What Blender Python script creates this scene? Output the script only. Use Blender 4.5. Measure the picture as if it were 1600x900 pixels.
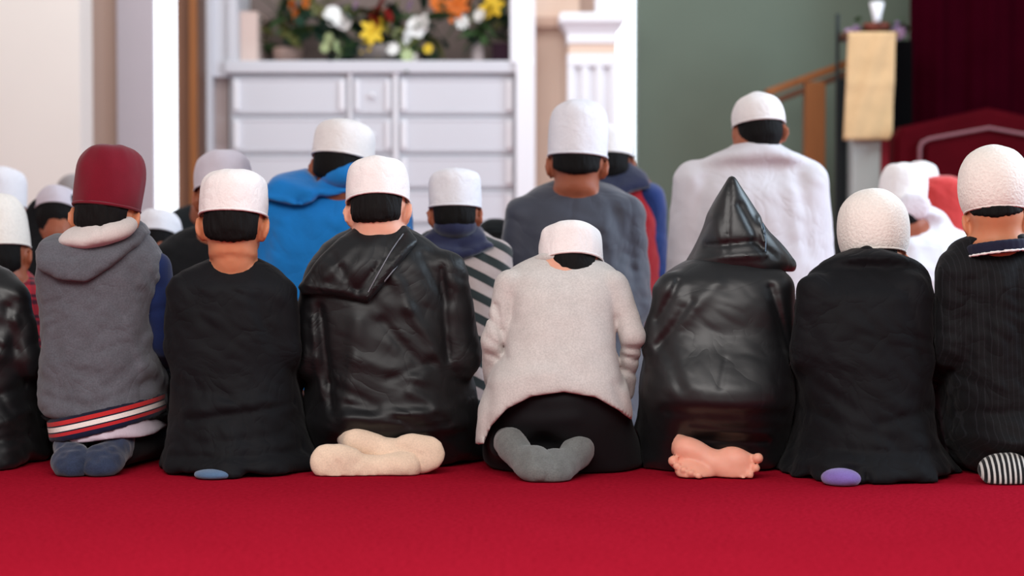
import bpy, bmesh, math, random
import numpy as np
from mathutils import Vector, Matrix

for o in list(bpy.data.objects):
    bpy.data.objects.remove(o)
scene = bpy.context.scene
COL = scene.collection
PI = math.pi

# ------------------------------------------------------------------ camera
FPX, CAMY, CAMH, HORIZON = 3440.0, -5.5, 0.66, 330.0
PITCH = math.atan((450 - HORIZON) / FPX)
cam_data = bpy.data.cameras.new('camera')
cam_data.sensor_width = 36.0
cam_data.lens = 36.0 * FPX / 1600.0
cam = bpy.data.objects.new('camera', cam_data)
COL.objects.link(cam)
cam.location = (0, CAMY, CAMH)
cam.rotation_euler = (PI / 2 - PITCH, 0, 0)
cam_data.dof.use_dof = True
cam_data.dof.focus_distance = 5.5
cam_data.dof.aperture_fstop = 2.1
cam_data.clip_end = 100
scene.camera = cam

# ------------------------------------------------------------------ light
scene.view_settings.view_transform = 'Standard'
scene.view_settings.look = 'None'
scene.view_settings.gamma = 1.0
scene.view_settings.use_curve_mapping = False
scene.view_settings.exposure = 0.10
world = bpy.data.worlds.new('world')
scene.world = world
world.use_nodes = True
world.node_tree.nodes['Background'].inputs[0].default_value = (0.97, 0.98, 1.0, 1)
world.node_tree.nodes['Background'].inputs[1].default_value = 0.34

def area(name, loc, target, sx, sy, power, col):
    l = bpy.data.lights.new(name, 'AREA')
    l.shape = 'RECTANGLE'; l.size = sx; l.size_y = sy
    l.energy = power; l.color = col
    o = bpy.data.objects.new(name, l); COL.objects.link(o)
    o.location = loc
    o.rotation_euler = (Vector(target) - Vector(loc)).to_track_quat('-Z', 'Y').to_euler()
    return o
area('window_daylight_right', (4.3, 0.9, 2.2), (0, 0.7, 0.4), 3.0, 2.0, 230, (0.66, 0.84, 1.0))
area('ceiling_light_front', (-0.4, -3.5, 2.6), (0, -1.2, 0.1), 3.8, 1.6, 150, (1.0, 0.95, 0.92))
area('ceiling_light_back', (0.0, 2.9, 3.3), (0, 5.2, 0.9), 5.0, 1.6, 88, (0.97, 0.98, 1.0))

# ------------------------------------------------------------------ picture to place
_cf = np.array([0, math.cos(PITCH), -math.sin(PITCH)])
_cu = np.array([0, math.sin(PITCH), math.cos(PITCH)])
def W(px, py, y):
    """the point at depth y that shows at picture position px, py"""
    d = _cf + np.array([(px - 800) / FPX, 0, 0]) + _cu * (-(py - 450) / FPX)
    t = (y - CAMY) / d[1]
    return np.array([0, CAMY, CAMH]) + d * t
def mpp(y):
    return (y - CAMY) / FPX

# ------------------------------------------------------------------ implicit modelling kit
BIG = 1.0
f4 = np.float32
def V(*a):
    return np.array(a, dtype=float)
def unit(v):
    v = np.asarray(v, float); return v / (np.linalg.norm(v) + 1e-9)
def smin(a, b, k):
    if k <= 0: return np.minimum(a, b)
    h = np.maximum(k - np.abs(a - b), 0) / k
    return np.minimum(a, b) - h * h * k * 0.25
def smax(a, b, k):
    return -smin(-a, -b, k)

def rcone(a, b, r1, r2):
    a = np.asarray(a, float); b = np.asarray(b, float); ba = b - a; L = max(ba @ ba, 1e-9)
    def fn(X, Y, Z):
        x, y, z = X - a[0], Y - a[1], Z - a[2]
        t = np.clip((x * ba[0] + y * ba[1] + z * ba[2]) / L, 0, 1)
        return np.sqrt((x - t * ba[0]) ** 2 + (y - t * ba[1]) ** 2 + (z - t * ba[2]) ** 2) - (r1 + (r2 - r1) * t)
    r = max(r1, r2)
    return fn, np.minimum(a, b) - r, np.maximum(a, b) + r

def ell(c, r, R=None):
    c = np.asarray(c, float); r = np.asarray(r, float)
    R = np.eye(3) if R is None else np.asarray(R, float)      # columns = local axes
    def fn(X, Y, Z):
        x, y, z = X - c[0], Y - c[1], Z - c[2]
        q = [x * R[0, i] + y * R[1, i] + z * R[2, i] for i in range(3)]
        k0 = np.sqrt(sum((q[i] / r[i]) ** 2 for i in range(3))) + 1e-6
        k1 = np.sqrt(sum((q[i] / r[i] ** 2) ** 2 for i in range(3))) + 1e-6
        return k0 * (k0 - 1) / k1
    e = np.abs(R) @ r
    return fn, c - e, c + e

def loft(rows, n=2.4, sm=0.012, kend=0.02):
    """rows of (z, xl, xr, yb, yf): stacked superellipse cross-sections"""
    A = np.array(sorted(rows), float)
    z = A[:, 0]; cx = (A[:, 1] + A[:, 2]) / 2; rx = (A[:, 2] - A[:, 1]) / 2
    cy = (A[:, 3] + A[:, 4]) / 2; ry = (A[:, 4] - A[:, 3]) / 2
    def it(Z, v):
        return sum(np.interp(Z + o, z, v) for o in np.linspace(-sm, sm, 5)) / 5
    def fn(X, Y, Z):
        rX = it(Z, rx); rY = it(Z, ry)
        dx = np.abs(X - it(Z, cx)) / rX + 1e-4; dy = np.abs(Y - it(Z, cy)) / rY + 1e-4
        a = dx ** (n - 1); b = dy ** (n - 1)
        S = a * dx + b * dy
        r = S ** (1 / n)
        g = S ** (1 / n - 1) * np.sqrt((a / rX) ** 2 + (b / rY) ** 2)
        d = (r - 1) / g
        return smax(smax(d, Z - z[-1], kend), z[0] - Z, kend)
    return fn, V(A[:, 1].min(), A[:, 3].min(), z[0]), V(A[:, 2].max(), A[:, 4].max(), z[-1])

def _hash(ix, iy, iz, seed):
    h = (ix * 374761393 + iy * 668265263 + iz * 1442695041 + seed * 974634777) & 0x7fffffff
    h = ((h ^ (h >> 13)) * 1274126177) & 0x7fffffff
    return ((h ^ (h >> 16)) & 0xffff) / 65535.0
def noise3(x, y, z, seed=0):
    ix, iy, iz = (np.floor(q).astype(np.int64) for q in (x, y, z))
    u, v, w = x - ix, y - iy, z - iz
    u, v, w = (q * q * (3 - 2 * q) for q in (u, v, w))
    r = 0
    for a in (0, 1):
        for b in (0, 1):
            for c in (0, 1):
                r = r + _hash(ix + a, iy + b, iz + c, seed) * (u if a else 1 - u) * (v if b else 1 - v) * (w if c else 1 - w)
    return r * 2 - 1

def poly2(pts, X, Z):
    """signed distance to a polygon in the x-z plane"""
    n = len(pts); d = None; s = np.ones(np.broadcast(X, Z).shape)
    for i in range(n):
        a = pts[i]; b = pts[i - 1]
        ex, ez = b[0] - a[0], b[1] - a[1]
        wx, wz = X - a[0], Z - a[1]
        t = np.clip((wx * ex + wz * ez) / (ex * ex + ez * ez + 1e-12), 0, 1)
        q = (wx - ex * t) ** 2 + (wz - ez * t) ** 2
        d = q if d is None else np.minimum(d, q)
        c1 = Z >= a[1]; c2 = Z < b[1]; c3 = ex * wz > ez * wx
        s = np.where((c1 & c2 & c3) | (~c1 & ~c2 & ~c3), -s, s)
    return s * np.sqrt(d)

class Field:
    def __init__(s, lo, hi, h):
        s.h = h; s.lo = np.asarray(lo, float) - 2 * h
        n = np.ceil((np.asarray(hi, float) + 2 * h - s.lo) / h).astype(int) + 1
        s.v = np.full(n, BIG, f4)
        s.ax = [(s.lo[i] + h * np.arange(n[i])).astype(f4) for i in range(3)]
    def grid(s, sl=(slice(None),) * 3):
        return s.ax[0][sl[0]][:, None, None], s.ax[1][sl[1]][None, :, None], s.ax[2][sl[2]][None, None, :]
    def _sl(s, lo, hi, m):
        out = []
        for i in range(3):
            a = int(max(0, math.floor((lo[i] - m - s.lo[i]) / s.h)))
            b = int(min(s.v.shape[i], math.ceil((hi[i] + m - s.lo[i]) / s.h) + 1))
            out.append(slice(a, max(a, b)))
        return tuple(out)
    def add(s, prim, k=0.0, inflate=0.0, m=0.05):
        fn, lo, hi = prim
        sl = s._sl(lo, hi, m + inflate + k)
        if any(q.start >= q.stop for q in sl): return s
        s.v[sl] = smin(s.v[sl], (fn(*s.grid(sl)) - inflate).astype(f4), k)
        return s
    def cut(s, prim, k=0.0):
        fn, lo, hi = prim
        sl = s._sl(lo, hi, 0.03 + k)
        if any(q.start >= q.stop for q in sl): return s
        s.v[sl] = smax(s.v[sl], -fn(*s.grid(sl)).astype(f4), k)
        return s
    def keep(s, fn, k=0.0):                 # intersect with fn(X,Y,Z) < 0
        s.v = smax(s.v, fn(*s.grid()).astype(f4), k).astype(f4); return s
    def floor(s, z=0.003):
        return s.keep(lambda X, Y, Z: z - Z + 0 * X + 0 * Y)
    def band(s, w=0.03):
        I = np.nonzero(np.abs(s.v) < w)
        return I, s.ax[0][I[0]].astype(float), s.ax[1][I[1]].astype(float), s.ax[2][I[2]].astype(float)
    def wrinkle(s, amp, freq, seed=0, ridged=False, mask=None, shear=(0, 0)):
        I, x, y, z = s.band()
        n = noise3((x + shear[0] * z) * freq[0], y * freq[1], (z + shear[1] * x) * freq[2], seed)
        if ridged: n = 1 - 2.2 * np.abs(n)
        a = amp if mask is None else amp * mask(x, y, z)
        s.v[I] += (a * n).astype(f4); return s
    def crease(s, lines, ymax=None):
        """lines of (x0,z0,x1,z1,width,depth); depth > 0 is a groove, < 0 a ridge; back side only"""
        I, x, y, z = s.band()
        for (x0, z0, x1, z1, w, dp) in lines:
            ex, ez = x1 - x0, z1 - z0
            t = ((x - x0) * ex + (z - z0) * ez) / (ex * ex + ez * ez)
            tc = np.clip(t, 0, 1)
            q = (x - x0 - ex * tc) ** 2 + (z - z0 - ez * tc) ** 2
            a = dp * np.exp(-q / (w * w))
            if ymax is not None: a = a * (y < ymax)
            s.v[I] += a.astype(f4)
        return s
    def like(s):
        o = object.__new__(Field); o.h = s.h; o.lo = s.lo; o.ax = s.ax; o.v = s.v.copy(); return o
    def mesh(s, name, org):
        v = s.v; S = v < 0
        c = np.zeros(tuple(q - 1 for q in v.shape), np.uint8)
        for a in (0, 1):
            for b in (0, 1):
                for d in (0, 1):
                    c += S[a:S.shape[0] - 1 + a, b:S.shape[1] - 1 + b, d:S.shape[2] - 1 + d]
        act = (c > 0) & (c < 8)
        ids = np.argwhere(act)
        idx = np.full(c.shape, -1, np.int64); idx[act] = np.arange(len(ids))
        acc = np.zeros((len(ids), 3)); cnt = np.zeros(len(ids))
        cor = [np.array((a, b, d)) for a in (0, 1) for b in (0, 1) for d in (0, 1)]
        val = [v[ids[:, 0] + q[0], ids[:, 1] + q[1], ids[:, 2] + q[2]].astype(float) for q in cor]
        for i in range(8):
            for j in range(i + 1, 8):
                if np.abs(cor[i] - cor[j]).sum() != 1: continue
                a, b = val[i], val[j]; m = (a < 0) != (b < 0)
                t = np.where(m, a / np.where(m, a - b, 1), 0)
                p = cor[i][None] + t[:, None] * (cor[j] - cor[i])[None]
                acc[m] += p[m]; cnt[m] += 1
        vs = s.lo + (ids + acc / np.maximum(cnt, 1)[:, None]) * s.h - np.asarray(org)
        Q = []
        for ax in range(3):
            o1, o2 = (ax + 1) % 3, (ax + 2) % 3
            sa = [slice(None)] * 3; sb = [slice(None)] * 3
            sa[ax] = slice(0, -1); sb[ax] = slice(1, None)
            for o in (o1, o2): sa[o] = sb[o] = slice(1, -1)
            A = S[tuple(sa)]; B = S[tuple(sb)]
            e = np.argwhere(A != B)
            if not len(e): continue
            flip = A[e[:, 0], e[:, 1], e[:, 2]]
            e = e.copy(); e[:, o1] += 1; e[:, o2] += 1
            def cell(d1, d2):
                q = e.copy(); q[:, o1] += d1; q[:, o2] += d2
                return idx[q[:, 0], q[:, 1], q[:, 2]]
            q = np.stack([cell(-1, -1), cell(0, -1), cell(0, 0), cell(-1, 0)], 1)
            q[~flip] = q[~flip][:, ::-1]
            Q.append(q)
        Q = np.concatenate(Q)
        Q = Q[(Q >= 0).all(1)]
        me = bpy.data.meshes.new(name)
        me.vertices.add(len(vs)); me.vertices.foreach_set('co', vs.astype(f4).ravel())
        me.loops.add(len(Q) * 4); me.loops.foreach_set('vertex_index', Q.astype(np.int32).ravel())
        me.polygons.add(len(Q)); me.polygons.foreach_set('loop_start', np.arange(0, len(Q) * 4, 4, dtype=np.int32))
        me.polygons.foreach_set('use_smooth', np.ones(len(Q), bool))
        me.update(calc_edges=True)
        return me

# ------------------------------------------------------------------ objects
def part(name, me, mat, parent=None, label=None):
    o = bpy.data.objects.new(name, me); COL.objects.link(o)
    if mat is not None:
        me.materials.clear(); me.materials.append(mat)
    if parent is not None: o.parent = parent
    if label: o['label'] = label
    return o
def tag(o, label=None, cat=None, group=None, kind=None):
    if label: o['label'] = label
    if cat: o['category'] = cat
    if group: o['group'] = group
    if kind: o['kind'] = kind
    return o
def empty(name, loc):
    o = bpy.data.objects.new(name, None); COL.objects.link(o); o.location = loc
    o.empty_display_size = 0.1
    return o
def bm_mesh(name, bm, smooth=False):
    me = bpy.data.meshes.new(name); bmesh.ops.recalc_face_normals(bm, faces=bm.faces)
    bm.to_mesh(me); bm.free()
    if smooth:
        for p in me.polygons: p.use_smooth = True
    return me
def box_bm(bm, lo, hi, bev=0.0):
    c = [(a + b) / 2 for a, b in zip(lo, hi)]; d = [abs(b - a) for a, b in zip(lo, hi)]
    r = bmesh.ops.create_cube(bm, size=1, matrix=Matrix.Translation(c) @ Matrix.Diagonal((*d, 1)))
    if bev > 0:
        es = list({e for v in r['verts'] for e in v.link_edges})
        bmesh.ops.bevel(bm, geom=es, offset=bev, segments=2, affect='EDGES', profile=0.6)
def box(name, lo, hi, mat, parent=None, bev=0.0, org=(0, 0, 0)):
    bm = bmesh.new()
    box_bm(bm, [a - b for a, b in zip(lo, org)], [a - b for a, b in zip(hi, org)], bev)
    return part(name, bm_mesh(name, bm), mat, parent)

# ------------------------------------------------------------------ materials
def srgb(r, g, b):
    f = lambda c: ((c / 255 + 0.055) / 1.055) ** 2.4 if c > 10.3 else c / 255 / 12.92
    return (f(r), f(g), f(b), 1)
def newmat(name):
    m = bpy.data.materials.new(name); m.use_nodes = True
    nt = m.node_tree; return m, nt, nt.nodes['Principled BSDF']
def N(nt, t, **kw):
    n = nt.nodes.new(t)
    for k, v in kw.items(): setattr(n, k, v)
    return n
def mixcol(nt, fac, a, b, mode='MIX'):
    n = N(nt, 'ShaderNodeMix', data_type='RGBA', blend_type=mode)
    for i, v in ((0, fac), (6, a), (7, b)):
        if hasattr(v, 'is_linked') or hasattr(v, 'links'): nt.links.new(v, n.inputs[i])
        else: n.inputs[i].default_value = v
    return n.outputs[2]
def fabric(name, rgb, rough=0.9, sheen=0.25, weave=420, bump=0.12, var=0.12, vscale=9, fine=0.15, spec=0.25, pattern=None, crinkle=0.0, cscale=9):
    m, nt, b = newmat(name)
    tc = N(nt, 'ShaderNodeTexCoord')
    c = srgb(*rgb)
    col = None
    if pattern: col = pattern(nt, tc.outputs['Object'])
    n1 = N(nt, 'ShaderNodeTexNoise'); n1.inputs['Scale'].default_value = vscale; n1.inputs['Detail'].default_value = 4
    n2 = N(nt, 'ShaderNodeTexNoise'); n2.inputs['Scale'].default_value = weave; n2.inputs['Detail'].default_value = 2
    for n in (n1, n2): nt.links.new(tc.outputs['Object'], n.inputs['Vector'])
    def ramp(n, amt):
        r = N(nt, 'ShaderNodeMapRange'); r.inputs['From Min'].default_value = 0.3; r.inputs['From Max'].default_value = 0.7
        r.inputs['To Min'].default_value = 1 - amt; r.inputs['To Max'].default_value = 1 + amt
        nt.links.new(n.outputs['Fac'], r.inputs['Value']); return r.outputs[0]
    mul = N(nt, 'ShaderNodeMath', operation='MULTIPLY')
    nt.links.new(ramp(n1, var), mul.inputs[0]); nt.links.new(ramp(n2, fine), mul.inputs[1])
    vm = N(nt, 'ShaderNodeVectorMath', operation='SCALE')
    if col is not None: nt.links.new(col, vm.inputs[0])
    else: vm.inputs[0].default_value = c[:3]
    nt.links.new(mul.outputs[0], vm.inputs['Scale'])
    nt.links.new(vm.outputs[0], b.inputs['Base Color'])
    b.inputs['Roughness'].default_value = rough
    b.inputs['Sheen Weight'].default_value = sheen
    b.inputs['Sheen Roughness'].default_value = 0.5
    b.inputs['Specular IOR Level'].default_value = spec
    bp = N(nt, 'ShaderNodeBump'); bp.inputs['Strength'].default_value = bump; bp.inputs['Distance'].default_value = 0.003
    nt.links.new(n2.outputs['Fac'], bp.inputs['Height']); nt.links.new(bp.outputs[0], b.inputs['Normal'])
    if crinkle > 0:                                   # fine relief of creased cloth
        n3 = N(nt, 'ShaderNodeTexNoise'); n3.inputs['Scale'].default_value = cscale; n3.inputs['Detail'].default_value = 2.5
        n3.inputs['Distortion'].default_value = 1.1; nt.links.new(tc.outputs['Object'], n3.inputs['Vector'])
        s1 = N(nt, 'ShaderNodeMath', operation='SUBTRACT'); s1.inputs[1].default_value = .5; nt.links.new(n3.outputs['Fac'], s1.inputs[0])
        s2 = N(nt, 'ShaderNodeMath', operation='ABSOLUTE'); nt.links.new(s1.outputs[0], s2.inputs[0])
        s3 = N(nt, 'ShaderNodeMath', operation='POWER'); s3.inputs[1].default_value = .7; nt.links.new(s2.outputs[0], s3.inputs[0])
        b2 = N(nt, 'ShaderNodeBump'); b2.inputs['Strength'].default_value = crinkle; b2.inputs['Distance'].default_value = .03
        nt.links.new(s3.outputs[0], b2.inputs['Height']); nt.links.new(b2.outputs[0], bp.inputs['Normal'])
    return m
def stripes(axis, period, stops, off=0.0):
    """pattern: flat colour bands along a direction; stops = [(pos 0..1, rgb)]"""
    def fn(nt, vec):
        d = N(nt, 'ShaderNodeVectorMath', operation='DOT_PRODUCT'); d.inputs[1].default_value = axis
        nt.links.new(vec, d.inputs[0])
        ma = N(nt, 'ShaderNodeMath', operation='MULTIPLY_ADD'); ma.inputs[1].default_value = 1 / period; ma.inputs[2].default_value = off
        nt.links.new(d.outputs['Value'], ma.inputs[0])
        fr = N(nt, 'ShaderNodeMath', operation='FRACT'); nt.links.new(ma.outputs[0], fr.inputs[0])
        cr = N(nt, 'ShaderNodeValToRGB'); cr.color_ramp.interpolation = 'CONSTANT'
        el = cr.color_ramp.elements
        el[0].position = stops[0][0]; el[0].color = srgb(*stops[0][1])
        el[1].position = stops[1][0]; el[1].color = srgb(*stops[1][1])
        for p, c in stops[2:]:
            e = el.new(p); e.color = srgb(*c)
        nt.links.new(fr.outputs[0], cr.inputs[0]); return cr.outputs[0]
    return fn
def plain(name, rgb, rough=0.6, var=0.05, vscale=4, bump=0.0, bscale=60, spec=0.3, stretch=(1, 1, 1), emit=0.0, var_rgb=None):
    m, nt, b = newmat(name)
    tc = N(nt, 'ShaderNodeTexCoord'); mp = N(nt, 'ShaderNodeMapping'); mp.inputs['Scale'].default_value = stretch
    nt.links.new(tc.outputs['Object'], mp.inputs[0])
    n1 = N(nt, 'ShaderNodeTexNoise'); n1.inputs['Scale'].default_value = vscale; n1.inputs['Detail'].default_value = 5
    nt.links.new(mp.outputs[0], n1.inputs['Vector'])
    c = srgb(*rgb)
    c2 = srgb(*var_rgb) if var_rgb else tuple(min(1, q * (1 - 3 * var)) for q in c[:3]) + (1,)
    nt.links.new(mixcol(nt, n1.outputs['Fac'], c, c2), b.inputs['Base Color'])
    b.inputs['Roughness'].default_value = rough
    b.inputs['Specular IOR Level'].default_value = spec
    if bump > 0:
        n2 = N(nt, 'ShaderNodeTexNoise'); n2.inputs['Scale'].default_value = bscale; nt.links.new(mp.outputs[0], n2.inputs['Vector'])
        bp = N(nt, 'ShaderNodeBump'); bp.inputs['Strength'].default_value = bump; bp.inputs['Distance'].default_value = 0.004
        nt.links.new(n2.outputs['Fac'], bp.inputs['Height']); nt.links.new(bp.outputs[0], b.inputs['Normal'])
    if emit > 0:
        b.inputs['Emission Color'].default_value = c; b.inputs['Emission Strength'].default_value = emit
    return m
def skinmat(name, rgb):
    m, nt, b = newmat(name)
    tc = N(nt, 'ShaderNodeTexCoord')
    n1 = N(nt, 'ShaderNodeTexNoise'); n1.inputs['Scale'].default_value = 25; nt.links.new(tc.outputs['Object'], n1.inputs['Vector'])
    c = srgb(*rgb); c2 = (c[0] * 0.9, c[1] * 0.72, c[2] * 0.66, 1)
    nt.links.new(mixcol(nt, n1.outputs['Fac'], c, c2), b.inputs['Base Color'])
    b.inputs['Roughness'].default_value = 0.5
    b.inputs['Subsurface Weight'].default_value = 0.35
    b.inputs['Subsurface Radius'].default_value = (1.0, 0.35, 0.2)
    b.inputs['Subsurface Scale'].default_value = 0.012
    b.inputs['Specular IOR Level'].default_value = 0.35
    return m
# ------------------------------------------------------------------ people kit
def rotm(pitch=0, yaw=0, roll=0):
    """columns = local axes; pitch > 0 looks down, yaw > 0 turns to the picture's left"""
    m = Matrix.Rotation(math.radians(yaw), 3, 'Z') @ Matrix.Rotation(math.radians(-pitch), 3, 'X') @ Matrix.Rotation(math.radians(roll), 3, 'Y')
    return np.array(m)

def add_foot(f, heel, toe, n, s, side=1, inflate=0.0, toes=True, k=0.02):
    """heel and toe points, n = direction the sole faces, side = +1 when the big toe lies towards cross(d, n)"""
    heel = np.asarray(heel, float); toe = np.asarray(toe, float)
    d = toe - heel; L = np.linalg.norm(d); d = d / L
    n = unit(np.asarray(n, float) - d * (np.asarray(n, float) @ d)); sd = np.cross(d, n)
    R = np.stack([sd, d, n], 1)
    i = inflate
    f.add(ell(heel + d * 0.12 * L - n * 0.006 * s, V(.029, .034, .030) * s + i, R), k)
    f.add(ell(heel + d * 0.42 * L - n * 0.010 * s - sd * side * 0.006 * s, V(.029, .075, .026) * s + i, R), k)
    f.add(ell(heel + d * 0.70 * L - n * 0.008 * s, V(.040, .045, .021) * s + i, R), k)
    f.add(ell(heel + d * 0.66 * L + sd * side * .016 * s + n * .004 * s, V(.022, .032, .016) * s + i, R), k * 0.7)
    if toes:
        for j, (o, l, r) in enumerate(((.028, .98, .0120), (.007, 1.0, .0092), (-.010, .96, .0084), (-.025, .90, .0080), (-.038, .83, .0078))):
            a = heel + d * 0.76 * L + sd * side * o * .95 * s - n * .004 * s
            m = heel + d * (l - .09) * L + sd * side * o * 1.05 * s - n * .008 * s
            e = heel + d * (l - .03) * L + sd * side * o * 1.08 * s + n * .004 * s
            f.add(rcone(a, m, r * s * .95 + i, r * s * .72 + i), 0.004)
            f.add(rcone(m, e, r * s * .8 + i, r * s + i), 0.001)
    else:
        f.add(ell(heel + d * 0.84 * L - n * 0.006 * s + sd * side * .006 * s, V(.036, .035, .016) * s + i, R), k)
    return f

def add_hand(f, w, d, n, s, side):
    w = np.asarray(w, float); d = unit(d); n = unit(np.asarray(n, float) - d * (np.asarray(n, float) @ d)); sd = np.cross(d, n)
    R = np.stack([sd, d, n], 1)
    f.add(ell(w + d * .042 * s, V(.034, .048, .015) * s, R), .012)
    for j, (o, l) in enumerate(((-.027, .80), (-.009, .96), (.009, 1.0), (.027, .90))):
        l = l * s
        a = w + d * .072 * s + sd * side * o * s
        m = a + (d * .034 - n * .006) * l + sd * side * o * .18 * s
        e = m + (d * .022 - n * .014) * l + sd * side * o * .08 * s
        f.add(rcone(a, m, .0085 * s, .0078 * s), .004); f.add(rcone(m, e, .0078 * s, .0066 * s), .002)
    a = w + d * .022 * s + sd * side * .026 * s
    m = a + (d * .022 + sd * side * .026) * s
    e = m + (d * .026 + sd * side * .006) * s
    f.add(rcone(a, m, .012 * s, .0095 * s), .008); f.add(rcone(m, e, .0095 * s, .0075 * s), .003)

DONE = []                                   # clothes of the people already placed, so that neighbours press against each other
def resample(v, ax, to):
    for d in range(3):
        t = (to[d].astype(float) - ax[d][0]) / (ax[d][1] - ax[d][0])
        i = np.clip(np.floor(t).astype(int), 0, len(ax[d]) - 2); w = np.clip(t - i, 0, 1).astype(f4)
        sh = [1, 1, 1]; sh[d] = -1; w = w.reshape(sh)
        v = np.take(v, i, d) * (1 - w) + np.take(v, i + 1, d) * w
    return v
class Person:
    """a kneeling figure facing away from the camera (+y)"""
    def __init__(P, label, y0, cap, neck, s=1.0, pitch=12, yaw=0, roll=0, head_fwd=0.03, skin=None, h=0.007, x0=None,
                 hair_mat=None, group='worshippers kneeling in rows', lean=0.0, capscale=1.0):
        P.s, P.y0, P.h = s, y0, h
        P.hy = y0 + head_fwd
        xl, xr, yt, yb = cap
        P.R = rotm(pitch, yaw, roll)
        P.cs = capscale
        P.hs = (xr - xl) * mpp(P.hy) / 0.170 / capscale
        hs = P.hs
        P.capz = 0.022 * hs                                      # cap rim height in the head's frame
        P.caph = (W(0, yt, P.hy)[2] - W(0, yb, P.hy)[2] + .040 * P.hs * math.sin(math.radians(max(pitch, 0)))) / math.cos(math.radians(pitch))
        rim = W((xl + xr) / 2, yb - 5, P.hy - 0.09)
        off = P.R @ (V(0, -0.094, 0.022) * hs)
        offx = (P.R @ V(0, 0, 0.022 * hs + P.caph / 2))[0]
        P.head = V(W((xl + xr) / 2, (yt + yb) / 2, P.hy)[0] - offx, P.hy, rim[2] - off[2])
        n = W(neck[0], neck[1], y0)
        P.neck = V(n[0], y0 + 0.015, n[2])
        P.x0 = P.neck[0] if x0 is None else x0
        P.root = empty('person', (P.x0, y0, 0))
        tag(P.root, label, 'person', group)
        P.org = V(P.x0, y0, 0)
        P.skin = skin; P.hair_mat = hair_mat
        # joints
        P.pelvis = V(P.x0, y0 + 0.03 * s, 0.20 * s)
        P.sh = [P.neck + V(sx * .120 * s, 0.012, -.055 * s) for sx in (-1, 1)]
        P.el = [V(P.neck[0] + sx * .165 * s, y0 + 0.06 * s, P.neck[2] - .26 * s) for sx in (-1, 1)]
        P.wr = [V(P.x0 + sx * .115 * s, y0 + 0.24 * s, 0.205 * s) for sx in (-1, 1)]
        P.hip = [V(P.x0 + sx * .070 * s, y0 + .03 * s, .19 * s) for sx in (-1, 1)]
        P.kn = [V(P.x0 + sx * .115 * s, y0 + .36 * s, .115 * s) for sx in (-1, 1)]
        P.kn2 = [V(P.x0 + sx * .115 * s, y0 + .35 * s, .060 * s) for sx in (-1, 1)]
        P.ank = [V(P.x0 + sx * .060 * s, y0 - .01 * s, .055 * s) for sx in (-1, 1)]
        P.feet = [(V(P.x0 + sx * .058 * s, y0 - .03 * s, .075 * s), V(P.x0 + sx * .03 * s, y0 - .17 * s, .022 * s), V(0, -.45, 1), sx) for sx in (-1, 1)]
        P.toes = True
        P.thin = 1.0
        P.expose = .012; P.cloth = []; P.lim = None; P.bare = []
    def box(P, m=0.0):
        pts = np.array([P.head, P.neck, P.pelvis] + P.sh + P.el + P.wr + P.kn + P.kn2 + P.ank + [q for ft in P.feet for q in ft[:2]])
        return pts.min(0) - 0.13 - m, pts.max(0) + 0.13 + m
    def body(P):
        s, hs = P.s, P.hs
        f = P.field()
        t = P.thin
        chest = P.neck * .62 + P.pelvis * .38 + V(0, .0, 0); waist = P.neck * .3 + P.pelvis * .7 + V(0, .015, 0)
        ax = unit(P.neck - P.pelvis); Rt = np.stack([V(1, 0, 0), unit(np.cross(ax, V(1, 0, 0))), ax], 1)
        f.add(ell(P.pelvis + V(0, .01, .005), V(.115, .095, .095) * s * t, Rt), 0)
        f.add(ell(waist, V(.098, .075, .12) * s * t, Rt), .04)
        f.add(ell(chest + ax * .01, V(.112, .078, .13) * s * t, Rt), .04)
        f.add(rcone(P.sh[0], P.sh[1], .042 * s * t, .042 * s * t), .03)
        f.add(rcone(P.neck - ax * .05, P.neck + ax * .01, .062 * s * t, .047 * s), .03)
        H = P.head; R = P.R
        loc = lambda *q: H + R @ (V(*q) * hs)
        f.add(rcone(P.neck, loc(0, -.012, -.045), .052 * hs, .054 * hs), .02)
        # head
        f.add(ell(loc(0, -.006, .022), V(.073, .091, .086) * hs, R), .015)
        f.add(ell(loc(0, .022, -.040), V(.056, .066, .072) * hs, R), .03)
        f.add(ell(loc(0, .058, -.088), V(.026, .024, .022) * hs, R), .025)
        for sx in (-1, 1):
            f.add(ell(loc(sx * .036, .058, -.034), V(.024, .022, .022) * hs, R), .02)          # cheeks
            f.cut(ell(loc(sx * .031, .096, .000), V(.016, .014, .011) * hs, R), .008)          # eye sockets
            f.add(ell(loc(sx * .031, .076, .000), V(.013, .013, .011) * hs, R), .003)          # closed lids
        f.add(rcone(loc(0, .086, .004), loc(0, .104, -.030), .007 * hs, .011 * hs), .01)       # nose
        for sx in (-1, 1): f.add(ell(loc(sx * .011, .094, -.033), V(.008, .009, .007) * hs, R), .006)
        f.add(ell(loc(0, .084, -.056), V(.021, .009, .005) * hs, R), .004)                     # lips
        f.add(ell(loc(0, .083, -.066), V(.018, .009, .006) * hs, R), .003)
        for sx in (-1, 1):                                                                     # ears
            Re = R @ np.array(Matrix.Rotation(sx * math.radians(34), 3, 'Z') @ Matrix.Rotation(sx * math.radians(10), 3, 'Y') @ Matrix.Rotation(math.radians(-12), 3, 'X'))
            f.add(ell(loc(sx * .0800, -.006, -.006), V(.0078, .021, .031) * hs, Re), .006)
            f.add(ell(loc(sx * .0745, .000, -.030), V(.008, .011, .012) * hs, Re), .006)
            f.cut(ell(loc(sx * .088, .006, -.006), V(.007, .010, .018) * hs, Re), .004)
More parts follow.
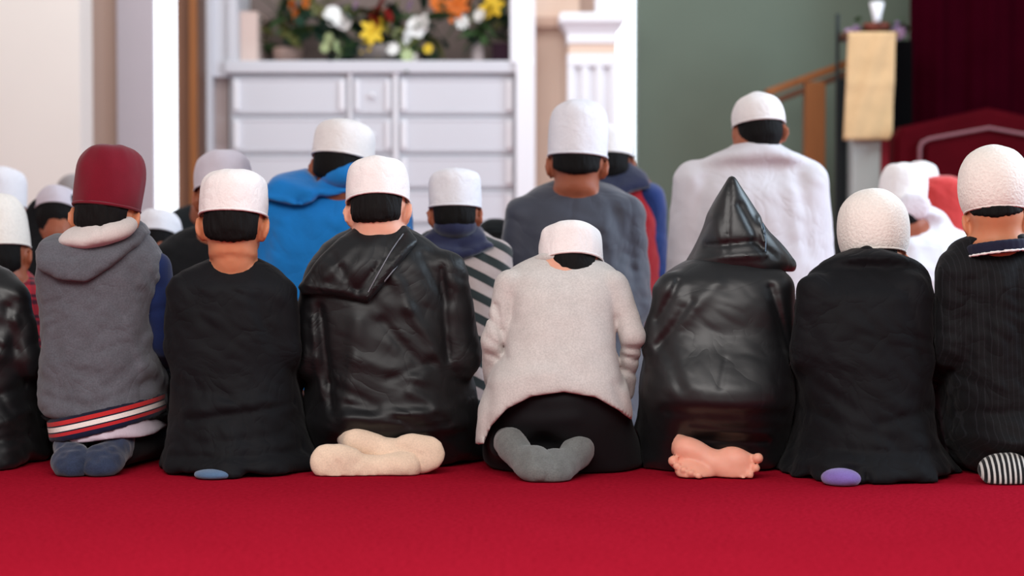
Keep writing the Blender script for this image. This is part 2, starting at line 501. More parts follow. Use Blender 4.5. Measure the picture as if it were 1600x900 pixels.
        # arms, hands
        for i, sx in ((0, -1), (1, 1)):
            f.add(rcone(P.sh[i], P.el[i], .040 * s * t, .032 * s * t), .03)
            f.add(rcone(P.el[i], P.wr[i], .031 * s * t, .023 * s), .015)
            dirn = V(-sx * .15, 1, -.12)
            add_hand(f, P.wr[i] + unit(dirn) * .01, dirn, V(0, .1, 1), s, -sx)
            # legs, feet
            f.add(rcone(P.hip[i], P.kn[i], .078 * s * t, .052 * s * t), .03)
            f.add(rcone(P.kn[i], P.kn2[i], .050 * s * t, .046 * s * t), .02)
            he, to, nn, sd = P.feet[i]
            lg = f.like(); lg.v = np.full_like(f.v, BIG)
            lg.add(rcone(P.kn2[i], P.ank[i], .046 * s * t, .032 * s), 0)
            lg.add(rcone(P.ank[i], he, .028 * s, .024 * s), .02)
            add_foot(lg, he, to, nn, s, sd, toes=P.toes)
            f.v = smin(f.v, lg.v, .003)
        f.floor()
        # the body stays inside its clothes except for head, neck, hands and bare feet
        if P.cloth:
            c = P.cloth[0]
            for q in P.cloth[1:]: c = np.minimum(c, q)
            cl = smax(f.v, c + f4(.007), .004)
            e = np.full_like(f.v, BIG)
            g = f.like(); g.v = e
            g.add(rcone(P.neck + ax * P.expose, loc(0, -.012, -.035), .059 * hs, .079 * hs), 0)
            g.add(rcone(loc(0, 0, .012), loc(0, 0, .05), .119 * hs, .125 * hs), 0)
            g.add(rcone(loc(0, .05, -.05), loc(0, .06, -.04), .085 * hs, .08 * hs), 0)
            for i in (0, 1):
                g.add(rcone(P.wr[i], P.wr[i] + V(0, .12, -.03), .035 * s, .055 * s), 0)
            for a, r in P.bare: g.add(rcone(a, a, r, r), 0)
            wgt = np.clip(-g.v / .01, 0, 1)
            f.v = (f.v * wgt + cl * (1 - wgt)).astype(f4)
        DONE.append((f.ax, c))
        P.body_o = part('body', f.mesh('body', P.org), P.skin, P.root)
        return P
    def hair(P, h=0.0042, low=-.060, k=1.0, ear=1.0):
        hs, H, R = P.hs, P.head, P.R
        loc = lambda *q: H + R @ (V(*q) * hs)
        f = Field(H - .15 * hs, H + .15 * hs, h)
        f.add(ell(loc(0, -.008, .020), V(.0770 * k, .0945 * k, .091) * hs, R), 0)
        f.add(rcone(loc(0, -.050, -.02), loc(0, -.046, -.062), .042 * hs, .032 * hs), .02)
        f.add(rcone(loc(-.024, -.045, -.02), loc(-.018, -.042, -.055), .040 * hs, .031 * hs), .02)
        f.add(rcone(loc(.024, -.045, -.02), loc(.018, -.042, -.055), .040 * hs, .031 * hs), .02)
        def hl(X, Y, Z):
            x, y, z = X - H[0], Y - H[1], Z - H[2]
            lx = (x * R[0, 0] + y * R[1, 0] + z * R[2, 0]) / hs
            ly = (x * R[0, 1] + y * R[1, 1] + z * R[2, 1]) / hs
            lz = (x * R[0, 2] + y * R[1, 2] + z * R[2, 2]) / hs
            a = (low + 4.0 * lx * lx + 0.0012 * np.sin(lx * 420)) - lz      # nape line
            b = ly - (.012 + np.maximum(lz - .01, 0) * 1.2)               # temples
            return np.maximum(np.maximum(a, b), lz - .030) * hs
        f.keep(hl, .008)
        for sx in (-1, 1):
            f.cut(ell(loc(sx * .092, -.014, -.010), V(.034 * ear, .052 * ear, .058) * hs, R), .004)
        f.wrinkle(.0022, (150, 150, 38), 5)
        part('hair', f.mesh('hair', P.org), P.hair_mat, P.root)
        return P
    def cap(P, mat, style='kufi', dome=0.30, flare=1.0, seed=1, wr=0.003, label=None, tilt=0, lift=0.0, tiltz=0):
        """a cap turned as rings around the head's axis, with thickness"""
        hs = P.hs; R = P.R @ rotm(-tilt, 0, tiltz); ch = P.caph
        rx, ry = .0850 * hs * P.cs, .1010 * hs * (1 + (P.cs - 1) * .7)
        z0 = P.capz + lift
        if style == 'kufi':
            t = 1 - dome
            prof = [(1.0, 0), (1.004, .10), (1.006, .30), (1.000 * flare, t * .80), (.985 * flare, t), (.93 * flare, t + dome * .36), (.82 * flare, t + dome * .62),
                    (.62, t + dome * .82), (.38, t + dome * .93), (.16, t + dome * .985)]
        elif style == 'beanie':
            prof = [(.87, 0), (.94, .07), (1.01, .20), (1.035, .36), (1.02, .52), (.95, .67), (.82, .80), (.63, .90), (.40, .963), (.17, .994)]
        elif style == 'peak':
            prof = [(1.0, 0), (1.01, .15), (1.0, .34), (.95, .5), (.84, .66), (.66, .79), (.44, .885), (.22, .955), (.08, .995)]
        elif style == 'fez':
            prof = [(.985, 0), (.995, .10), (1.02, .28), (1.03, .46), (1.0, .62), (.93, .76), (.81, .87), (.62, .945), (.38, .985), (.16, 1.0)]
        nseg = 72; bm = bmesh.new(); rings = []
        zc = ch
        for r, zz in prof:
            ring = []
            for j in range(nseg):
                a = 2 * PI * j / nseg
                q = V(math.sin(a) * rx * r, math.cos(a) * ry * r - .004 * hs, z0 + zz * zc)
                ring.append(q)
            rings.append(ring)
        inner = [[V(q[0] * .955, q[1] * .955, q[2] + .001) for q in rings[0]], [V(q[0] * .95, q[1] * .95, q[2]) for q in rings[3]]]
        allp = np.array([q for ring in rings for q in ring])
        n = noise3(allp[:, 0] * 38 + 7, allp[:, 1] * 38, allp[:, 2] * 30, seed)
        n2 = 1 - 2 * np.abs(noise3(allp[:, 0] * 22, allp[:, 1] * 22 + 3, allp[:, 2] * 60, seed + 9))
        hh = np.clip((allp[:, 2] - z0) / zc, 0, 1)
        rad = allp * V(1, 1, .35); rad /= np.linalg.norm(rad, axis=1)[:, None] + 1e-6
        allp = allp + rad * ((n * wr + n2 * wr * .7) * (0.35 + hh))[:, None]
        allp = allp @ R.T + P.head - P.org
        bv = [bm.verts.new(q) for q in allp]
        iv = [[bm.verts.new(R @ q + P.head - P.org) for q in ring] for ring in inner]
        nr = len(prof)
        for i in range(nr - 1):
            for j in range(nseg):
                k = (j + 1) % nseg
                bm.faces.new((bv[i * nseg + j], bv[i * nseg + k], bv[(i + 1) * nseg + k], bv[(i + 1) * nseg + j]))
        top = bm.verts.new(R @ V(0, -.004 * hs, z0 + zc * (1.0 + (.02 if style == 'peak' else .0))) + P.head - P.org)
        for j in range(nseg):
            bm.faces.new((bv[(nr - 1) * nseg + j], bv[(nr - 1) * nseg + (j + 1) % nseg], top))
            k = (j + 1) % nseg
            bm.faces.new((bv[k], bv[j], iv[0][j], iv[0][k]))
            bm.faces.new((iv[0][k], iv[0][j], iv[1][j], iv[1][k]))
        me = bm_mesh('cap', bm, True)
        c = part('cap', me, mat, P.root, label)
        m = c.modifiers.new('s', 'SUBSURF'); m.levels = 1; m.render_levels = 1
        # stitched rim
        bm = bmesh.new(); ns = 64
        ringv = []
        for j in range(ns):
            a = 2 * PI * j / ns
            cc = V(math.sin(a) * rx * prof[0][0] * 1.004, math.cos(a) * ry * prof[0][0] * 1.004 - .004 * hs, z0 + .003 * hs)
            dr = unit(V(math.sin(a), math.cos(a), 0))
            ringv.append([bm.verts.new(R @ (cc + dr * math.cos(b) * .0026 * hs + V(0, 0, 1) * math.sin(b) * .0042 * hs) + P.head - P.org) for b in (0, PI / 2, PI, 3 * PI / 2)])
        for j in range(ns):
            k = (j + 1) % ns
            for b in range(4): bm.faces.new((ringv[j][b], ringv[k][b], ringv[k][(b + 1) % 4], ringv[j][(b + 1) % 4]))
        part('cap_rim', bm_mesh('cap_rim', bm, True), mat, c)
        return P
    # ---- garments
    def rows(P, rows, dy=0.0):
        """rows of (py, xl, xr[, yb, yf]) in picture units -> loft rows; yb/yf relative to y0 in metres times s"""
        out = []
        zn = P.neck[2]
        for r in rows:
            py, xl, xr = r[:3]
            y = P.y0 + 0.04
            a = W(xl, py, y); b = W(xr, py, y)
            z = max(a[2], 0.0); u = z / zn
            yb = r[3] if len(r) > 3 and r[3] is not None else np.interp(u, [0, .2, .4, .65, .88, .97, 1.03], [-.155, -.10, -.075, -.065, -.055, -.01, .035])
            yf = r[4] if len(r) > 4 and r[4] is not None else np.interp(u, [0, .15, .33, .42, .6, .88, 1.0], [.45, .44, .40, .25, .17, .15, .10])
            out.append((z, a[0], b[0], P.y0 + yb * P.s + dy, P.y0 + yf * P.s + dy))
        return out
    def field(P, m=0.06, h=None):
        if P.lim is None:
            lo, hi = P.box(m); lo[2] = -0.01
            hi[2] = max(P.head[2] + .17, P.neck[2] + .2)
            P.lim = (lo, hi)
        return Field(*P.lim, h or P.h)
    def field_shape(P):
        if getattr(P, '_shp', None) is None: P._shp = P.field().v.shape
        return P._shp
    def px(P, x, y, dep=None):
        q = W(x, y, P.y0 - 0.04 if dep is None else dep); return q[0], q[2]
    def creases(P, f, lines, ymax=0.04):
        m = mpp(P.y0)
        return f.crease([(*P.px(a, b), *P.px(c, d), w * m, dp * .0014) for a, b, c, d, w, dp in lines], ymax=P.y0 + ymax)
    def shell(P, base, poly, t, k=.012, yside=0.08, inner=.014, tfn=None):
        """a layer of cloth lying on another garment, outlined by a polygon seen from behind"""
        g = base.like()
        X, Y, Z = g.grid()
        pts = [P.px(*q) for q in poly]
        d2 = poly2(pts, X[:, :, 0], Z[:, 0, :]) if False else poly2(pts, X[:, 0, :], Z[0, 0, :][None, :])
        d2 = d2[:, None, :].astype(f4)
        tt = t if tfn is None else tfn(X, Z)
        v = base.v - tt
        v = smax(v, d2, k)
        v = smax(v, (Y - (P.y0 + yside)), k)
        g.v = np.maximum(v, -(base.v + inner)).astype(f4)
        return g
    def surf(P, f, x, z, lift=0.0):
        i = int(round((x - f.lo[0]) / f.h)); k = int(round((z - f.lo[2]) / f.h))
        c = np.nonzero(f.v[i, :, k] < 0)[0]
        j = c[0] if len(c) else f.v.shape[1] // 2
        return V(x, f.ax[1][j] - lift, z)
    def piping(P, f, pts, r, name, mat, parent, lift=.0055, n=10):
        pts = [P.px(*q) for q in pts]; pp = []
        for a, b in zip(pts, pts[1:]):
            for t in np.linspace(0, 1, n, endpoint=False): pp.append(P.surf(f, a[0] + (b[0] - a[0]) * t, a[1] + (b[1] - a[1]) * t, lift))
        pp = np.array(pp)
        for _ in range(2): pp[1:-1] = (pp[:-2] + pp[1:-1] * 2 + pp[2:]) / 4
        cu = bpy.data.curves.new(name, 'CURVE'); cu.dimensions = '3D'; cu.bevel_depth = r; cu.bevel_resolution = 2
        sp = cu.splines.new('POLY'); sp.points.add(len(pp) - 1)
        for q, w in zip(sp.points, pp - P.org): q.co = (*w, 1)
        o = bpy.data.objects.new(name + '_curve', cu); COL.objects.link(o)
        me = bpy.data.meshes.new_from_object(o); bpy.data.objects.remove(o)
        return part(name, me, mat, parent)
    def ring(P, name, c, rx, ry, tube, mat, parent, tilt=0, roll=0, h=.004, flat=1.0):
        g = Field(c - max(rx, ry) - .04, c + max(rx, ry) + .04, h); n = 28; R = rotm(-tilt, 0, roll)
        pts = [c + R @ V(math.sin(2 * PI * j / n) * rx, -math.cos(2 * PI * j / n) * ry, 0) for j in range(n)]
        for j in range(n):
            for o in ((0,) if flat == 1 else (-tube * flat, 0, tube * flat)):
                u = R @ V(0, 0, o); g.add(rcone(pts[j] + u, pts[(j + 1) % n] + u, tube, tube), .003)
        return P.put(name, g, mat, parent)
    def sleeve(P, f, i, pts, radii, k=.012, kk=.01):
        for j in range(len(pts) - 1):
            f.add(rcone(pts[j], pts[j + 1], radii[j], radii[j + 1]), k if j == 0 else kk)
    def put(P, name, f, mat, parent=None, label=None):
        if f.v.shape == P.field_shape():
            for ax, q in DONE:
                sl = [slice(*np.searchsorted(f.ax[d], (ax[d][0], ax[d][-1]))) for d in range(3)]
                if any(z.stop - z.start < 2 for z in sl): continue
                sl = tuple(sl)
                o = resample(q, ax, [f.ax[d][sl[d]] for d in range(3)])
                f.v[sl] = np.maximum(f.v[sl], f4(.004) - o)
            P.cloth.append(f.v)
        return part(name, f.mesh(name, P.org), mat, parent or P.root, label)
    def trousers(P, mat, infl=.012, wr=.004, seed=3, z0=None, h=None):
        f = P.field(h=h); s = P.s
        f.add(ell(P.pelvis + V(0, .005, .0), V(.120, .105, .095) * s + infl), 0)
        for i in (0, 1):
            f.add(rcone(P.hip[i], P.kn[i], .085 * s + infl, .060 * s + infl), .03)
            f.add(rcone(P.kn[i], P.kn2[i], .056 * s + infl, .052 * s + infl), .02)
            f.add(rcone(P.kn2[i], P.ank[i], .052 * s + infl, .036 * s + infl), .015)
        f.wrinkle(wr, (22, 16, 30), seed)
        f.floor()
        if P.cloth:                                   # tucked under the clothes above
            c = P.cloth[0]
            for q in P.cloth[1:]: c = np.minimum(c, q)
            X, Y, Z = f.grid()
            f.v = np.where((Z > (z0 or .13)) & (c < .2) & (Y < P.y0 + .12), np.maximum(f.v, c + f4(.006)), f.v).astype(f4)
        return P.put('trousers', f, mat)
    def sock(P, i, mat, infl=.0035, h=.004, wr=.0015, seed=1, label=None, shaft=None):
        he, to, nn, sd = P.feet[i]
        f = Field(np.minimum(he, np.minimum(to, P.ank[i])) - .07, np.maximum(he, np.maximum(to, P.ank[i])) + .07, h)
        e = P.ank[i]
        f.add(rcone(e, he, .032 * P.s + infl, .027 * P.s + infl), 0)
        add_foot(f, he, to, nn, P.s, sd, inflate=infl, toes=False)
        f.wrinkle(wr, (60, 60, 60), seed)
        f.floor(.002)
        return P.put('sock', f, mat, None, label)
# ------------------------------------------------------------------ materials in use
SK1 = skinmat('skin_tan', (206, 140, 104))
SK2 = skinmat('skin_brown', (160, 96, 70))
SK3 = skinmat('skin_light', (226, 172, 148))
HAIR = plain('hair_black', (20, 17, 17), .75, .2, 90, .8, 140, .15, stretch=(1, 1, .2))
CAPW = fabric('cap_white_cotton', (238, 230, 228), .9, .1, 220, .3, .03, 14, .03, crinkle=.18, cscale=16)
CAPC = fabric('cap_white_cool', (232, 228, 233), .9, .1, 220, .3, .03, 14, .03, crinkle=.18, cscale=16)
CAPK = fabric('cap_cream_knit', (240, 231, 223), .95, .2, 150, .9, .03, 12, .05)
CAPM = fabric('cap_maroon_felt', (112, 12, 32), .95, .12, 500, .15, .08, 14, .08)
BLK = fabric('robe_black_cotton', (11, 12, 16), .72, .03, 330, .10, .2, 12, .15, spec=.18, crinkle=.30, cscale=7)
BLKN = fabric('robe_black_pinstripe', (20, 21, 24), .75, .04, 330, .08, .1, 12, .1, spec=.2, crinkle=.3, cscale=7,
              pattern=stripes((1, .25, 0), .012, [(0, (11, 12, 15)), (.86, (26, 27, 31))]))
SATIN = fabric('satin_black', (9, 9, 12), .52, .02, 500, .03, .1, 10, .05, spec=.40, crinkle=.16, cscale=7)
SATIN2 = fabric('satin_black_soft', (11, 12, 15), .44, .03, 500, .03, .1, 10, .05, spec=.55, crinkle=.12, cscale=5)
TRO = fabric('trousers_black', (9, 9, 13), .75, .03, 400, .08, .15, 12, .1)
GREYV = fabric('vest_grey_heather', (90, 91, 98), .95, .2, 260, .14, .10, 16, .16, crinkle=.3, cscale=7)
NAVY = fabric('sleeve_navy', (18, 34, 78), .9, .15, 400, .1, .1, 12, .1)
LINING = fabric('hood_lining_cream', (206, 196, 192), .95, .3, 300, .1, .05, 14, .06)
SHIRTL = fabric('shirt_pale_lilac', (200, 186, 198), .9, .2, 300, .1, .06, 12, .05)
SWEAT = fabric('sweater_oatmeal', (196, 190, 186), .97, .2, 230, .2, .05, 26, .10)
SOCKN = fabric('sock_navy', (38, 48, 70), .95, .3, 300, .2, .25, 30, .2)
SOCKG = fabric('sock_grey', (104, 106, 104), .97, .3, 260, .3, .14, 30, .15)
SOCKC = fabric('sock_cream', (226, 200, 176), .97, .25, 260, .2, .06, 20, .08)
SOCKP = fabric('sock_purple', (120, 98, 168), .95, .3, 300, .2, .1, 20, .1)
SOCKB = fabric('sock_pale_blue', (78, 104, 134), .95, .3, 300, .2, .1, 20, .1)
SOCKS = fabric('sock_striped', (20, 20, 22), .95, .2, 300, .2, .05, 20, .05,
               pattern=stripes((1, 0, 0), .0125, [(0, (16, 16, 18)), (.58, (196, 194, 190))]))

# ------------------------------------------------------------------ carpet
def carpet():
    m, nt, b = newmat('carpet_red')
    tc = N(nt, 'ShaderNodeTexCoord')
    mp = N(nt, 'ShaderNodeMapping'); mp.inputs['Scale'].default_value = (1, .8, 1); nt.links.new(tc.outputs['Object'], mp.inputs[0])
    n1 = N(nt, 'ShaderNodeTexNoise'); n1.inputs['Scale'].default_value = 5; n1.inputs['Detail'].default_value = 4
    n2 = N(nt, 'ShaderNodeTexNoise'); n2.inputs['Scale'].default_value = 85; n2.inputs['Detail'].default_value = 3
    for n in (n1, n2): nt.links.new(mp.outputs[0], n.inputs['Vector'])
    c1 = mixcol(nt, n1.outputs['Fac'], srgb(142, 15, 31), srgb(158, 21, 40))
    c2 = mixcol(nt, n2.outputs['Fac'], srgb(94, 9, 18), srgb(188, 31, 55))
    nt.links.new(mixcol(nt, .5, c1, c2), b.inputs['Base Color'])
    b.inputs['Roughness'].default_value = .95; b.inputs['Sheen Weight'].default_value = 0; b.inputs['Specular IOR Level'].default_value = 0
    b.inputs['Sheen Tint'].default_value = (1, .5, .55, 1)
    bp = N(nt, 'ShaderNodeBump'); bp.inputs['Strength'].default_value = .6; bp.inputs['Distance'].default_value = .006
    nt.links.new(n2.outputs['Fac'], bp.inputs['Height']); nt.links.new(bp.outputs[0], b.inputs['Normal'])
    return m
fl = box('floor', (-6, -6.2, -.05), (6, 6.4, 0), carpet())
tag(fl, 'red pile carpet under the kneeling people', None, None, 'structure')
# ------------------------------------------------------------------ front row
def mid_x(P): return P.y0
def robe(P, rows, n=2.5, el=None, sl_r=(.058, .056, .05), sh=None, wr=.004, low=.012, seed=1, k=.018, kend=.03, arms=True, wrist=None):
    """a long loose robe: stacked body sections, sleeves, soft folds; returns the field"""
    f = P.field()
    f.add(loft(P.rows(rows), n, kend=kend), 0)
    if arms:
        for i in (0, 1):
            a = P.sh[i] if sh is None else V(*np.array([P.px(*sh[i])[0], P.y0 + .02, P.px(*sh[i])[1]]))
            b = P.el[i] if el is None else V(P.px(*el[i])[0], P.y0 + .03, P.px(*el[i])[1])
            w = P.wr[i] + V(0, -.02, .01)
            P.sh[i] = a * .85 + V(P.neck[0], a[1], a[2]) * .15; P.el[i] = b; 
            P.sleeve(f, i, [a, b, w], [q * P.s for q in sl_r], k=k)
    f.wrinkle(wr, (9, 9, 12), seed)
    f.wrinkle(wr * .55, (20, 16, 30), seed + 5, True, shear=(.5, .3))
    zt = .16 * P.s
    f.wrinkle(low, (20, 14, 3), seed + 2, False, mask=lambda x, y, z: np.clip((zt - z) / zt, 0, 1) ** .8)
    return f

SK4 = skinmat('skin_rosy', (236, 176, 154))
PIPE = plain('piping_grey', (120, 122, 130), .4)
PIPEB = plain('piping_blue_grey', (96, 120, 140), .35)
# --- boy with maroon cap and hooded vest
def p_maroon():
    P = Person('person in maroon cap and grey hooded vest over navy sleeves', .13, (119, 224, 227, 324), (165, 362), 1.06, pitch=8, yaw=-6, roll=5,
               skin=SK1, hair_mat=HAIR, head_fwd=.03, x0=W(152, 600, .13)[0])
    P.toes = False
    P.hair(low=-.045)
    P.cap(CAPM, 'fez', seed=3, wr=.0035)
    P.sh = [V(P.px(85, 405)[0], .14, P.px(85, 405)[1]), V(P.px(232, 405)[0], .14, P.px(232, 405)[1])]
    # vest
    f = P.field()
    f.add(loft(P.rows([(348, 128, 200), (360, 100, 222), (376, 74, 240), (400, 60, 252), (430, 56, 254), (480, 60, 246), (530, 62, 240), (565, 58, 246),
                       (600, 50, 254), (625, 50, 256), (645, 58, 252), (652, 66, 246)]), 2.6, kend=.02), 0)
    P.creases(f, [(205, 420, 235, 500, 10, 5), (222, 410, 246, 470, 7, 5), (238, 470, 215, 540, 8, 5), (246, 540, 170, 600, 9, 4), (250, 590, 160, 628, 8, 5),
                  (75, 620, 140, 632, 7, 4), (60, 590, 105, 610, 8, 4), (110, 560, 200, 570, 12, -3), (80, 470, 90, 540, 12, 4), (160, 440, 158, 560, 30, -4),
                  (200, 500, 225, 575, 8, -4)])
    f.wrinkle(.005, (10, 10, 12), 11); f.wrinkle(.0028, (26, 20, 34), 12, True, shear=(.6, -.4))
    vest = P.put('vest', f, GREYV)
    vf = f
    # sleeves
    for i, (s0, e0) in enumerate((((92, 430), (84, 540)), ((230, 424), (246, 535)))):
        g = P.field()
        a = V(P.px(*s0)[0], .19, P.px(*s0)[1]); b = V(P.px(*e0)[0], .20, P.px(*e0)[1])
        P.el[i] = b
        P.sleeve(g, i, [a, b, P.wr[i] + V(0, -.02, .01)], [.050, .048, .042])
        g.wrinkle(.004, (20, 20, 26), 31 + i, True)
        P.put('sleeve', g, NAVY)
    # hood hanging on the back: outer cloth and cream lining
    hood = P.shell(vf, [(62, 372), (78, 364), (120, 372), (170, 352), (206, 342), (224, 362), (214, 384), (176, 416), (138, 440), (92, 437), (58, 420), (52, 392)], .035, k=.022, yside=.13)
    P.creases(hood, [(58, 396, 120, 402, 5, 3), (120, 402, 215, 366, 5, 3), (60, 380, 130, 388, 4, -3), (130, 388, 214, 352, 5, -3)], ymax=.12)
    hood.wrinkle(.003, (18, 18, 18), 4)
    ho = P.put('hood', hood, GREYV, vest)
    lin = P.field(h=.006)
    nx, nz = P.px(163, 356)
    lin.add(ell(V(nx - .022, .110, nz - .014), V(.100, .078, .030), rotm(-14, 0, -9)), 0)
    lin.add(ell(V(nx + .010, .115, nz + .002), V(.066, .066, .026), rotm(-12, 0, -6)), .02)
    P.creases(lin, [(163, 330, 158, 375, 3, 4)], ymax=.1)
    lin.wrinkle(.003, (25, 25, 30), 8)
    P.put('hood_lining', lin, LINING, vest)
    # ribbed striped waistband, tilted
    b = P.field()
    b.add(loft(P.rows([(605, 62, 254), (640, 64, 254), (690, 74, 252), (700, 76, 252)]), 2.6), 0)
    x1, z1 = P.px(66, 658); x2, z2 = P.px(252, 616)
    sl = (z2 - z1) / (x2 - x1); hgt = .060
    b.keep(lambda X, Y, Z: Z - (z1 + sl * (X - x1)) + .0 * Y, .006)
    b.keep(lambda X, Y, Z: (z1 + sl * (X - x1)) - hgt - Z + .0 * Y, .006)
    b.wrinkle(.0025, (12, 12, 3), 6)
    lx, ps = x1 - P.x0, hgt
    dk = (20, 20, 40)
    P.put('waistband', b, fabric('rib_band_striped', (20, 20, 30), .92, .1, 300, .12, .05, 20, .06,
          pattern=stripes((-sl, 0, 1), ps, [(0, (16, 18, 46)), (.22, (178, 34, 40)), (.36, dk), (.42, (232, 220, 214)), (.62, dk), (.68, (188, 40, 42)), (.86, dk)], off=-(z1 - hgt - sl * lx) / ps)))
    # shirt tail
    t = P.field()
    t.add(loft(P.rows([(630, 68, 250), (660, 76, 252), (702, 92, 262)]), 2.6), 0, inflate=-.006)
    x3, z3 = P.px(90, 694); x4, z4 = P.px(262, 672)
    t.keep(lambda X, Y, Z: z3 + (z4 - z3) / (x4 - x3) * (X - x3) - .10 * np.maximum(X - P.x0 - .05, 0) - Z + 0 * Y, .008)
    t.wrinkle(.005, (14, 12, 20), 9, shear=(.6, .5))
    P.put('shirt', t, SHIRTL)
    P.trousers(TRO)
    for i in (0, 1): P.sock(i, SOCKN, infl=.007, wr=.003, seed=i)
    P.body()
    return P

def p_white_kufi_plain():
    P = Person('person in plain black robe with white cap, bare neck showing, beside the grey vest', .05, (312, 418, 266, 334), (363, 408), 1.02, pitch=10, roll=1, skin=SK1, hair_mat=HAIR)
    f = robe(P, [(398, 330, 396), (404, 322, 404), (414, 300, 426), (428, 276, 444), (446, 264, 456), (480, 262, 456), (540, 264, 456), (600, 262, 462), (650, 258, 470),
                 (700, 252, 484), (730, 240, 498), (752, 236, 502)], el=((285, 545), (432, 548)), sh=((290, 462), (428, 462)), seed=21, wr=.0045, sl_r=(.052, .056, .05))
    P.creases(f, [(300, 655, 460, 632, 6, 5), (290, 640, 420, 625, 9, -4), (280, 600, 360, 615, 9, 3), (400, 470, 420, 540, 10, 4), (310, 690, 440, 680, 8, 4),
                  (270, 712, 480, 705, 7, 6), (300, 730, 360, 716, 8, -5), (300, 440, 330, 520, 16, 3)])
    f.floor(); P.hair(low=-.052)
    P.put('robe', f, BLK)
    P.cap(CAPW, 'kufi', dome=.38, flare=.985, seed=5, wr=.003)
    c = V(P.px(342, 744)[0], -.072, .010)
    g = Field(c - .08, c + .08, .004); g.add(ell(c, V(.050, .055, .016)), 0); g.floor(.002)
    P.put('sock', g, SOCKB)
    P.body()
    return P

def p_satin_hood():
    P = Person('person in shiny black hooded jacket with cream socks, feet crossed', .13, (540, 639, 246, 308), (593, 352), 1.12, pitch=16, yaw=-4, roll=-3, skin=SK3, hair_mat=HAIR)
    P.toes = False
    P.ank = [V(P.px(550, 690)[0], .10, .085), V(P.px(650, 725)[0], .08, .06)]
    P.feet = [(V(P.px(556, 694)[0], .045, W(556, 692, .02)[2]), V(P.px(690, 714)[0], .0, W(690, 716, 0)[2]), V(.1, -1, .35), -1),
              (V(P.px(640, 730)[0], -.005, W(640, 731, -.03)[2]), V(P.px(494, 722)[0], -.035, W(494, 724, -.03)[2]), V(0, -1, .3), 1)]
    f = robe(P, [(350, 560, 626), (362, 535, 652), (380, 506, 680), (410, 482, 706), (450, 474, 718), (500, 476, 722), (560, 478, 732), (620, 470, 744), (660, 464, 750),
                 (690, 464, 756, -.05), (715, 462, 760, -.02), (745, 460, 764, .0)],
             el=((490, 560), (712, 560)), sh=((505, 440), (694, 425)), seed=41, wr=.0045, sl_r=(.052, .060, .05), low=.008)
    P.creases(f, [(500, 480, 520, 640, 6, 7), (488, 500, 500, 620, 6, -5), (560, 500, 545, 640, 14, -6), (690, 420, 700, 560, 6, 7), (660, 400, 700, 470, 9, 6),
                  (640, 480, 690, 560, 10, -6), (540, 650, 680, 640, 8, -8), (560, 668, 700, 662, 6, 7), (545, 630, 640, 655, 7, 6), (640, 610, 700, 640, 8, -6),
                  (560, 560, 660, 590, 14, -5), (600, 500, 650, 560, 8, 5), (610, 590, 690, 560, 8, 5), (520, 600, 590, 630, 8, 5), (520, 690, 720, 680, 9, 6), (610, 420, 640, 480, 12, -5)])
    f.floor(); P.hair(low=-.05)
    jk = P.put('jacket', f, SATIN)
    P.cap(CAPW, 'kufi', dome=.36, flare=.985, seed=8, wr=.003)
    hood = P.shell(f, [(600, 343), (630, 352), (654, 376), (626, 410), (598, 448), (576, 472), (520, 462), (472, 460), (464, 448), (490, 412), (528, 372), (560, 352)], .030, k=.014, yside=.16, inner=.012)
    P.creases(hood, [(632, 362, 560, 456, 3, 4), (640, 380, 576, 462, 3, -4), (600, 352, 545, 440, 12, -6), (520, 400, 560, 455, 9, 5), (480, 445, 570, 458, 4, -4), (560, 380, 510, 430, 10, -5)], ymax=.12)
    hood.wrinkle(.004, (14, 14, 16), 45)
    ho = P.put('hood', hood, SATIN, jk)
    P.piping(hood, [(636, 356), (612, 392), (574, 462)], .0016, 'piping', PIPE, ho)
    P.piping(hood, [(652, 380), (624, 412), (584, 462)], .0016, 'piping', PIPE, ho)
    for i in (0, 1): P.sock(i, SOCKC, infl=.004, seed=i + 4)
    P.body()
    return P

